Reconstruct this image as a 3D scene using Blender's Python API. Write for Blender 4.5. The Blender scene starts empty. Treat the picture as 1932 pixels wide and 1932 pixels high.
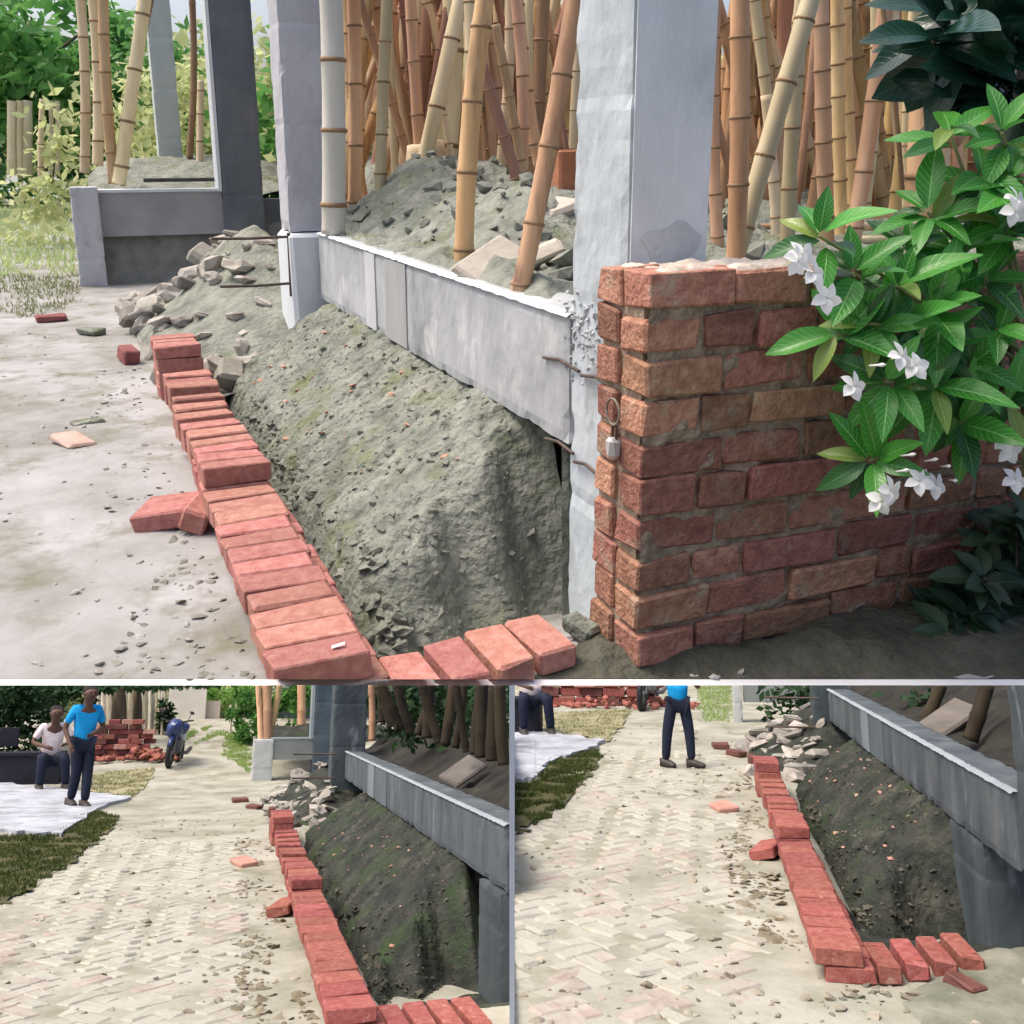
import bpy, bmesh, math, random
from math import sin, cos, pi, radians, sqrt, atan
from mathutils import Vector, Matrix, Euler, noise

random.seed(11)
SC = bpy.context.scene
COL = SC.collection

# ------------------------------------------------------------------ camera, sky, sun, exposure
UA = 11.5                      # the upper courtyard is built large and stands far behind the two lanes
HCAM = 1.35 * UA
CAM = Vector((0, 0, HCAM))
FPX, CX, CY = 1000.0, 512.0, 430.0
PITCH = atan((430 - 154) / FPX)
cam_d = bpy.data.cameras.new('camera')
cam = bpy.data.objects.new('camera', cam_d)
COL.objects.link(cam)
cam.location = CAM
cam.rotation_euler = (pi / 2 - PITCH, 0, 0)
cam_d.sensor_width = 36
cam_d.lens = 36 * FPX / 1024
cam_d.shift_y = -(512 - CY) / 1024.0
cam_d.clip_start = 0.05
cam_d.clip_end = 9000
SC.camera = cam

world = bpy.data.worlds.new("World")
SC.world = world
world.use_nodes = True
wn = world.node_tree
SUN_EL, SUN_AZ = radians(63), radians(-72)     # azimuth from +Y, negative = to the left
sky = wn.nodes.new('ShaderNodeTexSky')
sky.sky_type = 'NISHITA'
sky.sun_disc = False
sky.sun_elevation = SUN_EL
sky.sun_rotation = SUN_AZ
sky.air_density = 0.8
sky.dust_density = 6.0
sky.ozone_density = 0.5
bg = wn.nodes['Background']
bg.inputs['Strength'].default_value = 0.15
wn.links.new(sky.outputs[0], bg.inputs['Color'])
sun_d = bpy.data.lights.new('sun', 'SUN')
sun_d.energy = 1.05
sun_d.angle = radians(22)
sun_d.color = (1.0, 0.93, 0.82)
sun = bpy.data.objects.new('sun', sun_d)
COL.objects.link(sun)
to_sun = Vector((sin(SUN_AZ) * cos(SUN_EL), cos(SUN_AZ) * cos(SUN_EL), sin(SUN_EL)))
sun.rotation_euler = to_sun.to_track_quat('Z', 'Y').to_euler()
SC.view_settings.view_transform = 'Standard'
SC.view_settings.look = 'None'
SC.view_settings.exposure = 0.85
SC.view_settings.gamma = 1
SC.view_settings.use_curve_mapping = False

# ------------------------------------------------------------------ frames of the three places
K = 1024 / 1932.0
RT = Vector((1, 0, 0)); FW = Vector((0, cos(PITCH), -sin(PITCH))); UP = Vector((0, sin(PITCH), cos(PITCH)))
def ray(qx, qy):
    return FW + RT * ((qx * K - CX) / FPX) - UP * ((qy * K - CY) / FPX)

class Place:
    """a lane with its own ground plane: local x to the right of the lane, y along it, z up, in metres"""
    def __init__(s, tag, vp, h, u):
        d = ray(*vp).normalized()
        n = RT.cross(d).normalized()
        x = d.cross(n)
        s.tag, s.u, s.h = tag, u, h
        s.x, s.y, s.n = x, d, n
        o = CAM - n * (h * u)
        s.M = Matrix(((x.x, d.x, n.x, o.x), (x.y, d.y, n.y, o.y), (x.z, d.z, n.z, o.z), (0, 0, 0, 1)))
        s.gz = lambda x, y: 0.0
    def loc(s, q):
        r = ray(*q)
        return Vector((r.dot(s.x), r.dot(s.y), r.dot(s.n)))
    def G(s, qx, qy, z=0.0):
        r = s.loc((qx, qy)); t = (z - s.h) / r.z
        return Vector((r.x * t, r.y * t, z))
    def Y(s, qx, qy, y):
        r = s.loc((qx, qy)); t = y / r.y
        return Vector((r.x * t, y, s.h + r.z * t))
    def hit(s, qx, qy):
        r = s.loc((qx, qy)); y = 1.5
        while y < 80:
            t = y / r.y
            if s.h + r.z * t <= s.gz(r.x * t, y):
                break
            y += 0.05
        t = y / r.y
        return Vector((r.x * t, y, s.gz(r.x * t, y)))

PA = Place('A', (145, 290), 1.35, UA)
PB = Place('B', (440, 1320), 1.57, 1.0)
PC = Place('C', (1327, 1170), 1.57, 1.0)
Y0 = (HCAM) / math.tan(PITCH + atan((679.3 - CY) / FPX))        # front edge of the upper terrace

# ------------------------------------------------------------------ materials
MATS = {}
def ramp(nt, fac, cols):
    r = nt.nodes.new('ShaderNodeValToRGB')
    el = r.color_ramp.elements
    while len(el) > 1: el.remove(el[-1])
    for i, (p, c) in enumerate(cols):
        e = el[0] if i == 0 else el.new(p)
        e.position = p; e.color = (c[0], c[1], c[2], 1)
    nt.links.new(fac, r.inputs[0])
    return r.outputs[0]

def mat(name, P, cols, scale=3.0, detail=8, bump=0.4, bscale=30, rough=0.85, rnd=0.0, hue=0.0, stretch=(1, 1, 1),
        spots=None, spec=0.3, world=False, bdist=0.01, trans=0.0):
    key = (name, P.u if P else 1)
    if key in MATS: return MATS[key]
    u = P.u if P else 1.0
    m = bpy.data.materials.new(name); m.use_nodes = True
    nt = m.node_tree; L = nt.links
    b = nt.nodes['Principled BSDF']
    b.inputs['Roughness'].default_value = rough
    b.inputs['Specular IOR Level'].default_value = spec
    if world:
        tc = nt.nodes.new('ShaderNodeNewGeometry').outputs['Position']
    else:
        tc = nt.nodes.new('ShaderNodeTexCoord').outputs['Object']
    oi = nt.nodes.new('ShaderNodeObjectInfo')
    mp = nt.nodes.new('ShaderNodeMapping')
    mp.inputs['Scale'].default_value = (stretch[0] / u, stretch[1] / u, stretch[2] / u)
    L.new(tc, mp.inputs[0])
    add = nt.nodes.new('ShaderNodeVectorMath'); add.operation = 'ADD'
    mul = nt.nodes.new('ShaderNodeVectorMath'); mul.operation = 'SCALE'
    cx = nt.nodes.new('ShaderNodeCombineXYZ')
    for k in range(3): L.new(oi.outputs['Random'], cx.inputs[k])
    L.new(cx.outputs[0], mul.inputs[0]); mul.inputs['Scale'].default_value = 0.0 if world else 37.0
    L.new(mp.outputs[0], add.inputs[0]); L.new(mul.outputs[0], add.inputs[1])
    v = add.outputs[0]
    n1 = nt.nodes.new('ShaderNodeTexNoise'); n1.inputs['Scale'].default_value = scale; n1.inputs['Detail'].default_value = detail
    n1.inputs['Roughness'].default_value = 0.62
    L.new(v, n1.inputs['Vector'])
    c = ramp(nt, n1.outputs['Fac'], cols)
    if spots:
        n3 = nt.nodes.new('ShaderNodeTexNoise'); n3.inputs['Scale'].default_value = spots[0]; n3.inputs['Detail'].default_value = 5
        n3.inputs['Roughness'].default_value = 0.65
        L.new(v, n3.inputs['Vector'])
        r3 = nt.nodes.new('ShaderNodeMapRange'); r3.inputs[1].default_value = spots[1]; r3.inputs[2].default_value = spots[2]
        L.new(n3.outputs['Fac'], r3.inputs[0])
        mx = nt.nodes.new('ShaderNodeMix'); mx.data_type = 'RGBA'
        L.new(r3.outputs[0], mx.inputs[0]); L.new(c, mx.inputs[6]); mx.inputs[7].default_value = (*spots[3], 1)
        c = mx.outputs[2]
    if rnd or hue:
        hs = nt.nodes.new('ShaderNodeHueSaturation')
        mr = nt.nodes.new('ShaderNodeMapRange'); mr.inputs[3].default_value = 1 - rnd; mr.inputs[4].default_value = 1 + rnd
        L.new(oi.outputs['Random'], mr.inputs[0]); L.new(mr.outputs[0], hs.inputs['Value'])
        wnz = nt.nodes.new('ShaderNodeTexWhiteNoise'); wnz.noise_dimensions = '1D'
        L.new(oi.outputs['Random'], wnz.inputs['W'])
        mr2 = nt.nodes.new('ShaderNodeMapRange'); mr2.inputs[3].default_value = 0.5 - hue; mr2.inputs[4].default_value = 0.5 + hue
        L.new(wnz.outputs['Value'], mr2.inputs[0]); L.new(mr2.outputs[0], hs.inputs['Hue'])
        L.new(c, hs.inputs['Color']); c = hs.outputs[0]
    L.new(c, b.inputs['Base Color'])
    if bump:
        n2 = nt.nodes.new('ShaderNodeTexNoise'); n2.inputs['Scale'].default_value = bscale; n2.inputs['Detail'].default_value = 6
        L.new(v, n2.inputs['Vector'])
        bp = nt.nodes.new('ShaderNodeBump'); bp.inputs['Strength'].default_value = bump; bp.inputs['Distance'].default_value = bdist * u
        L.new(n2.outputs['Fac'], bp.inputs['Height']); L.new(bp.outputs[0], b.inputs['Normal'])
    if trans:
        b.inputs['Subsurface Weight'].default_value = 0
        tr = nt.nodes.new('ShaderNodeBsdfTranslucent'); L.new(c, tr.inputs[0])
        ms = nt.nodes.new('ShaderNodeMixShader'); ms.inputs[0].default_value = trans
        L.new(b.outputs[0], ms.inputs[1]); L.new(tr.outputs[0], ms.inputs[2])
        L.new(ms.outputs[0], nt.nodes['Material Output'].inputs[0])
    MATS[key] = m
    return m

def leaf_mat(name, P, c1, c2, vein, rough=0.32, trans=0.3):
    key = (name, P.u)
    if key in MATS: return MATS[key]
    m = bpy.data.materials.new(name); m.use_nodes = True
    nt = m.node_tree; L = nt.links; b = nt.nodes['Principled BSDF']
    b.inputs['Roughness'].default_value = rough
    uv = nt.nodes.new('ShaderNodeUVMap')
    sp = nt.nodes.new('ShaderNodeSeparateXYZ'); L.new(uv.outputs[0], sp.inputs[0])
    oi = nt.nodes.new('ShaderNodeObjectInfo')
    mx = nt.nodes.new('ShaderNodeMix'); mx.data_type = 'RGBA'
    L.new(oi.outputs['Random'], mx.inputs[0]); mx.inputs[6].default_value = (*c1, 1); mx.inputs[7].default_value = (*c2, 1)
    ab = nt.nodes.new('ShaderNodeMath'); ab.operation = 'ABSOLUTE'; L.new(sp.outputs[1], ab.inputs[0])
    # side veins: sine of (length - slope * |across|)
    m1 = nt.nodes.new('ShaderNodeMath'); m1.operation = 'MULTIPLY_ADD'; L.new(ab.outputs[0], m1.inputs[0]); m1.inputs[1].default_value = -0.22; L.new(sp.outputs[0], m1.inputs[2])
    m2 = nt.nodes.new('ShaderNodeMath'); m2.operation = 'MULTIPLY'; L.new(m1.outputs[0], m2.inputs[0]); m2.inputs[1].default_value = 62
    m3 = nt.nodes.new('ShaderNodeMath'); m3.operation = 'SINE'; L.new(m2.outputs[0], m3.inputs[0])
    mr = nt.nodes.new('ShaderNodeMapRange'); mr.inputs[1].default_value = 0.72; mr.inputs[2].default_value = 1.0; mr.inputs[4].default_value = 0.55
    L.new(m3.outputs[0], mr.inputs[0])
    rib = nt.nodes.new('ShaderNodeMapRange'); rib.inputs[1].default_value = 0.09; rib.inputs[2].default_value = 0.03
    L.new(ab.outputs[0], rib.inputs[0])
    mxx = nt.nodes.new('ShaderNodeMath'); mxx.operation = 'MAXIMUM'; L.new(mr.outputs[0], mxx.inputs[0]); L.new(rib.outputs[0], mxx.inputs[1])
    m5 = nt.nodes.new('ShaderNodeMix'); m5.data_type = 'RGBA'
    L.new(mxx.outputs[0], m5.inputs[0]); L.new(mx.outputs[2], m5.inputs[6]); m5.inputs[7].default_value = (*vein, 1)
    L.new(m5.outputs[2], b.inputs['Base Color'])
    bp = nt.nodes.new('ShaderNodeBump'); bp.inputs['Strength'].default_value = 0.4; bp.inputs['Distance'].default_value = 0.002 * P.u; bp.invert = True
    L.new(mxx.outputs[0], bp.inputs['Height']); L.new(bp.outputs[0], b.inputs['Normal'])
    tr = nt.nodes.new('ShaderNodeBsdfTranslucent'); L.new(m5.outputs[2], tr.inputs[0])
    ms = nt.nodes.new('ShaderNodeMixShader'); ms.inputs[0].default_value = trans
    L.new(b.outputs[0], ms.inputs[1]); L.new(tr.outputs[0], ms.inputs[2])
    L.new(ms.outputs[0], nt.nodes['Material Output'].inputs[0])
    MATS[key] = m
    return m

def M_brick(P):
    if P.tag != 'A':
        return mat('red_brick_fresh', P, [(.25, (.18, .045, .036)), (.45, (.26, .078, .062)), (.6, (.31, .11, .09)), (.8, (.39, .175, .145))], scale=24, bump=.7, bscale=70,
               rnd=.16, hue=.010, spots=(14, .60, .75, (.46, .27, .21)), bdist=.006)
    return mat('red_brick', P, [(.25, (.27, .10, .078)), (.45, (.36, .15, .122)), (.6, (.41, .195, .16)), (.8, (.48, .275, .235))], scale=28, bump=.7, bscale=85,
               rnd=.20, hue=.012, spots=(16, .60, .78, (.30, .12, .095)), bdist=.007)
def M_oldbrick(P):
    return mat('weathered_brick', P, [(.25, (.19, .085, .06)), (.44, (.30, .14, .095)), (.58, (.38, .19, .13)), (.78, (.46, .29, .20))], scale=30,
               bump=1.0, bscale=75, rnd=.32, hue=.018, spots=(7, .56, .70, (.36, .28, .20)), bdist=.010)
def M_mortar(P):
    return mat('old_mortar', P, [(.3, (.17, .125, .09)), (.7, (.42, .34, .25))], scale=30, bump=.9, bscale=60, bdist=.012)
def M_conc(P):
    if P.tag != 'A':  # concrete darkened to carry the lower lanes' tree shade
        return mat('shade_dark_concrete', P, [(.25, (.035, .044, .052)), (.45, (.07, .085, .095)), (.75, (.13, .15, .16))], scale=3.5, bump=.35, bscale=40, rough=.8,
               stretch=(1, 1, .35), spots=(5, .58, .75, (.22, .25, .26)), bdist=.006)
    return mat('cast_concrete', P, [(.25, (.20, .215, .22)), (.45, (.37, .39, .395)), (.75, (.52, .54, .55))], scale=3.2, bump=.7, bscale=30, rough=.85,
               stretch=(1, 1, .6), spots=(5, .58, .75, (.62, .63, .63)), bdist=.006)
def M_concw(P):
    if P.tag != 'A':  # pale concrete toned down by the same painted shade
        return mat('shade_pale_concrete', P, [(.25, (.20, .24, .26)), (.5, (.27, .31, .33)), (.8, (.32, .36, .37))], scale=2.0, bump=.3, bscale=35, rough=.8,
               stretch=(1, 1, .3), spots=(4, .6, .75, (.22, .25, .26)), bdist=.005)
    return mat('white_concrete', P, [(.25, (.50, .54, .57)), (.5, (.64, .68, .70)), (.8, (.72, .74, .74))], scale=2.0, bump=.3, bscale=35, rough=.8,
               stretch=(1, 1, .3), spots=(4, .64, .8, (.42, .43, .42)), bdist=.005)
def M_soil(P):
    if P.tag != 'A':  # tree shade over the lower lanes is put into the soil colour
        return mat('shade_dark_soil', P, [(.25, (.008, .010, .008)), (.45, (.022, .026, .021)), (.58, (.042, .045, .036)), (.72, (.085, .082, .062)), (.85, (.14, .125, .095))], scale=4.5, bump=1.0, bscale=24,
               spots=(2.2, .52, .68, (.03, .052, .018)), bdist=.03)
    return mat('dug_soil', P, [(.25, (.09, .098, .078)), (.45, (.185, .20, .165)), (.6, (.255, .268, .225)), (.8, (.34, .34, .29))], scale=6, bump=1.0, bscale=28,
               spots=(3.3, .55, .7, (.15, .17, .085)), bdist=.03)
def M_bamboo(P):
    return mat('dry_bamboo', P, [(.25, (.34, .19, .085)), (.5, (.56, .36, .18)), (.75, (.68, .50, .29))], scale=5, bump=.2, bscale=25, rough=.5,
               stretch=(1, 1, .14), rnd=.28, hue=.022, spots=(9, .54, .68, (.26, .165, .095)))
def M_node(P):
    return mat('bamboo_node', P, [(.3, (.17, .105, .06)), (.7, (.34, .22, .12))], scale=8, bump=.3)

# ------------------------------------------------------------------ mesh helpers
class MB:
    def __init__(s): s.v = []; s.f = []; s.mi = []; s.uv = None
    def add(s, vs, fs, mi=0, T=None):
        k = len(s.v)
        s.v += [(T @ Vector(p)) if T else Vector(p) for p in vs]
        s.f += [tuple(i + k for i in f) for f in fs]; s.mi += [mi] * len(fs)
        return s
    def box(s, a, b, mi=0, T=None):
        (x0, y0, z0), (x1, y1, z1) = a, b
        return s.add([(x0, y0, z0), (x1, y0, z0), (x1, y1, z0), (x0, y1, z0), (x0, y0, z1), (x1, y0, z1), (x1, y1, z1), (x0, y1, z1)],
                     [(0, 3, 2, 1), (4, 5, 6, 7), (0, 1, 5, 4), (1, 2, 6, 5), (2, 3, 7, 6), (3, 0, 4, 7)], mi, T)
    def cbox(s, dim, c=0.008, jit=0.0, mi=0, T=None, rg=random):
        """chamfered box centred in x and y, resting on z = 0"""
        hx, hy, hz = dim[0] / 2, dim[1] / 2, dim[2] / 2
        vs = []; idx = {}
        for sx in (-1, 1):
            for sy in (-1, 1):
                for sz in (-1, 1):
                    jx, jy, jz = (rg.uniform(-jit, jit) for _ in range(3))
                    cc = c * rg.uniform(.6, 1.7)
                    for ax in range(3):
                        p = [sx * hx, sy * hy, sz * hz]
                        for o in range(3):
                            if o != ax: p[o] -= (sx, sy, sz)[o] * cc
                        idx[(sx, sy, sz, ax)] = len(vs)
                        vs.append((p[0] + jx, p[1] + jy, p[2] + hz + jz))
        fs = []
        for ax in range(3):
            o1, o2 = [o for o in range(3) if o != ax]
            for sg in (-1, 1):
                q = []
                for a, b in ((-1, -1), (1, -1), (1, 1), (-1, 1)):
                    k = [0, 0, 0]; k[ax] = sg; k[o1] = a; k[o2] = b
                    q.append(idx[(*k, ax)])
                fs.append(tuple(q))
        for ax in range(3):                                   # edge chamfers along axis ax
            o1, o2 = [o for o in range(3) if o != ax]
            for a in (-1, 1):
                for b in (-1, 1):
                    k0 = [0, 0, 0]; k0[ax] = -1; k0[o1] = a; k0[o2] = b
                    k1 = list(k0); k1[ax] = 1
                    fs.append((idx[(*k0, o1)], idx[(*k1, o1)], idx[(*k1, o2)], idx[(*k0, o2)]))
        for sx in (-1, 1):
            for sy in (-1, 1):
                for sz in (-1, 1):
                    fs.append(tuple(idx[(sx, sy, sz, ax)] for ax in range(3)))
        return s.add(vs, fs, mi, T)
    def tube(s, pts, rad, n=10, mi=0, caps=True):
        pts = [Vector(p) for p in pts]
        if not hasattr(rad, '__len__'): rad = [rad] * len(pts)
        k = len(s.v); vs = []; fs = []
        ref = Vector((0.31, 0.77, 0.55))
        for i, p in enumerate(pts):
            t = (pts[min(i + 1, len(pts) - 1)] - pts[max(i - 1, 0)]).normalized()
            a = t.cross(ref).normalized(); b = t.cross(a)
            for j in range(n):
                th = 2 * pi * j / n
                vs.append(p + (a * cos(th) + b * sin(th)) * rad[i])
        for i in range(len(pts) - 1):
            for j in range(n):
                fs.append((i * n + j, i * n + (j + 1) % n, (i + 1) * n + (j + 1) % n, (i + 1) * n + j))
        if caps:
            fs.append(tuple(range(n))); fs.append(tuple((len(pts) - 1) * n + j for j in range(n - 1, -1, -1)))
        return s.add(vs, fs, mi)
    def rock(s, c, r, sub=1, rough=.3, flat=.7, mi=0, rg=random):
        bm = bmesh.new(); bmesh.ops.create_icosphere(bm, subdivisions=sub, radius=1)
        off = Vector((rg.uniform(0, 90), rg.uniform(0, 90), rg.uniform(0, 90)))
        R = Euler((rg.uniform(-.5, .5), rg.uniform(-.5, .5), rg.uniform(0, 6.3))).to_matrix()
        sx = rg.uniform(.75, 1.3)
        vs = []
        for v in bm.verts:
            d = 1 + rough * 2 * noise.noise(v.co * 1.3 + off)
            p = Vector((v.co.x * d * sx, v.co.y * d, v.co.z * d * flat))
            vs.append(Vector(c) + (R @ p) * r)
        fs = [tuple(v.index for v in f.verts) for f in bm.faces]
        bm.free()
        return s.add(vs, fs, mi)
    def mesh(s, name, mats, u=1.0, smooth=False):
        me = bpy.data.meshes.new(name)
        me.from_pydata([p * u for p in s.v], [], s.f)
        bm = bmesh.new(); bm.from_mesh(me); bmesh.ops.recalc_face_normals(bm, faces=bm.faces); bm.to_mesh(me); bm.free()
        if not isinstance(mats, (list, tuple)): mats = [mats]
        for m in mats: me.materials.append(m)
        if len(mats) > 1:
            for p, i in zip(me.polygons, s.mi): p.material_index = i
        if smooth:
            for p in me.polygons: p.use_smooth = True
        return me

MESHED = []
def obj(P, name, me, parent=None, loc=(0, 0, 0), rot=None):
    """link a mesh (vertices already at full size) in place P, or under its parent"""
    o = bpy.data.objects.new(name, me); COL.objects.link(o)
    R = (rot if isinstance(rot, Matrix) else Euler(rot).to_matrix()).to_4x4() if rot is not None else Matrix.Identity(4)
    T = Matrix.Translation(Vector(loc) * P.u) @ R
    if parent: o.parent = parent; o.matrix_basis = T
    else: o.matrix_basis = P.M @ T
    MESHED.append((P, o))
    return o
def tag(o, label, cat, group=None):
    o['label'] = label; o['category'] = cat
    if group: o['group'] = group
    return o
def thing(P, name, label, cat, loc=(0, 0, 0), rot=None, group=None):
    o = bpy.data.objects.new(name, None); COL.objects.link(o)
    o.empty_display_size = .1
    R = (rot if isinstance(rot, Matrix) else Euler(rot).to_matrix()).to_4x4() if rot is not None else Matrix.Identity(4)
    o.matrix_basis = P.M @ Matrix.Translation(Vector(loc) * P.u) @ R
    return tag(o, label, cat, group)
def struct(P, name, me, parent=None):
    o = obj(P, name, me, parent); o['kind'] = 'structure'; return o
def stuff(o): o['kind'] = 'stuff'; return o
def fb(x, y, sc, amp, oct=4):
    return noise.fractal(Vector((x * sc, y * sc, 3.7)), 1.0, 2.0, oct) * amp
def sm(a, b, x):
    t = min(1, max(0, (x - a) / (b - a))); return t * t * (3 - 2 * t)
def grid_mb(xs, ys, zf):
    m = MB(); nx = len(xs)
    for y in ys:
        for x in xs: m.v.append(Vector((x, y, zf(x, y))))
    for j in range(len(ys) - 1):
        for i in range(nx - 1):
            a = j * nx + i
            m.f.append((a, a + 1, a + nx + 1, a + nx)); m.mi.append(0)
    return m
def lin(a, b, st):
    n = max(1, int(round((b - a) / st))); return [a + (b - a) * i / n for i in range(n + 1)]
def interp(tab, x):
    if x <= tab[0][0]: return tab[0][1]
    for (a, p), (b, q) in zip(tab, tab[1:]):
        if x <= b: return p + (q - p) * (x - a) / (b - a)
    return tab[-1][1]
WHERE = {'A': 'large upper scene', 'B': 'lower left scene', 'C': 'lower right scene'}
NTH = ['first', 'second', 'third', 'fourth', 'fifth', 'sixth', 'seventh', 'eighth', 'ninth', 'tenth', 'eleventh', 'twelfth', 'thirteenth', 'fourteenth']

# ================================================================== large structure: terrace edge, grounds, lanes
W0 = Place('W', (145, 290), 1.35, 1.0); W0.M = Matrix.Identity(4)      # plain world frame
white = mat('white_paint', None, [(.3, (.78, .78, .78)), (.7, (.82, .82, .82))], scale=1, bump=0, rough=.7)
grey_wall = mat('retaining_concrete', None, [(.3, (.25, .25, .24)), (.7, (.4, .4, .38))], scale=.6, bump=.2, bscale=6)
EDGE_T = 5.6 / FPX * (Y0 * cos(PITCH) + HCAM * sin(PITCH))
struct(W0, 'terrace_coping', MB().box((-60, Y0 - .5, -EDGE_T), (60, Y0 - .004, .0)).mesh('terrace_coping', white))
struct(W0, 'retaining_wall', MB().box((-60, Y0 - .3, -9), (60, Y0 - .05, -EDGE_T - .003)).mesh('retaining_wall', grey_wall))

# the two lanes fall away below the camera; a white wall stands between them
def eye_z(y):                                    # height of the terrace coping's line of sight at distance y
    a = PITCH + atan((685.5 - CY) / FPX)
    return HCAM - y * math.tan(a)
pm = MB()
pt = .0031
ya, yb = 2.6, 2.75
pm.add([(-pt * ya, ya, eye_z(ya) - 2.4), (pt * ya, ya, eye_z(ya) - 2.4), (pt * yb, yb, eye_z(yb) - 2.4), (-pt * yb, yb, eye_z(yb) - 2.4),
        (-pt * ya, ya, eye_z(ya)), (pt * ya, ya, eye_z(ya)), (pt * yb, yb, eye_z(yb)), (-pt * yb, yb, eye_z(yb))],
       [(0, 3, 2, 1), (4, 5, 6, 7), (0, 1, 5, 4), (1, 2, 6, 5), (2, 3, 7, 6), (3, 0, 4, 7)])
pw = struct(W0, 'partition_post', pm.mesh('partition_post', white))
pm = MB()
yc = Y0 - .6
pm.add([(-.008, 2.76, eye_z(2.76) - 2.4), (.008, 2.76, eye_z(2.76) - 2.4), (.008, yc, eye_z(yc) - 2.4), (-.008, yc, eye_z(yc) - 2.4),
        (-.008, 2.76, eye_z(2.76) - 1.46), (.008, 2.76, eye_z(2.76) - 1.46), (.008, yc, eye_z(yc) - .2), (-.008, yc, eye_z(yc) - .2)],
       [(0, 3, 2, 1), (4, 5, 6, 7), (0, 1, 5, 4), (1, 2, 6, 5), (2, 3, 7, 6), (3, 0, 4, 7)])
struct(W0, 'partition_wall', pm.mesh('partition_wall', white))

# ---- ground of the upper courtyard
def gA(x, y):
    z = fb(x, y, 1.3, .012) + fb(x, y, 9, .006)
    pit = sm(.60, .72, x) * (1 - sm(1.9, 2.2, x)) * sm(2.36, 2.6, y) * (1 - sm(6.2, 7.0, y))
    z -= .22 * pit
    z *= sm(Y0 / UA, Y0 / UA + .1, .9239 * y + .3827 * x)
    return z
PA.gz = gA
ground_mat = mat('lane_dirt', PA, [(.25, (.13, .13, .105)), (.40, (.235, .23, .21)), (.55, (.325, .32, .315)), (.75, (.41, .405, .415))], scale=1.5, bump=.5, bscale=22,
                 spots=(3.4, .50, .68, (.17, .165, .12)), bdist=.012)
xs = lin(-160, -8, 19) + lin(-8, -1.5, .5)[1:] + lin(-1.5, 2.8, .045)[1:] + lin(2.8, 10, .6)[1:] + lin(10, 160, 20)[1:]
ys = lin(.9, 1.8, .15) + lin(1.8, 4, .045)[1:] + lin(4, 9, .09)[1:] + lin(9, 20, .5)[1:] + lin(20, 300, 20)[1:]
gm = grid_mb(xs, ys, gA)
ground = struct(PA, 'ground', gm.mesh('ground', ground_mat, UA, True))

# ---- the two lanes
def gB(x, y):
    z = fb(x + 9, y, .9, .02) + fb(x, y, 6, .008)
    z -= .18 * sm(.80, .95, x) * sm(5.7, 6.3, y) * (1 - sm(12.2, 13.6, y))
    z += 1.02 * max(0, (y - 19) / 11.) ** 1.35 if y < 30.5 else 1.04
    return z
def gC(x, y):
    z = fb(x + 30, y, .9, .02) + fb(x, y, 6, .008)
    z -= .18 * sm(.70, .85, x) * sm(5.5, 6.1, y) * (1 - sm(9.6, 10.8, y))
    return z
PB.gz = gB; PC.gz = gC
laneB = mat('lane_dirt_pale', PB, [(.25, (.15, .145, .10)), (.42, (.28, .275, .215)), (.6, (.39, .38, .32)), (.8, (.48, .47, .41))], scale=1.6, bump=.5, bscale=18,
            spots=(2.2, .54, .72, (.22, .205, .14)), bdist=.015)
LANE = {}
def lane_ground(P, name, x0, x1):
    xs = lin(-14, -5, 1) + lin(-5, 3, .07)[1:] + lin(3, 14, 1)[1:]
    ys = lin(3.2, 12, .08) + lin(12, 31, .25)[1:]
    LANE[P.tag] = struct(P, name, grid_mb(xs, ys, P.gz).mesh(name, laneB, 1.0, True))
lane_ground(PB, 'lane_ground', -14, 4)
lane_ground(PC, 'lane_ground', -6, 14)

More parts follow.
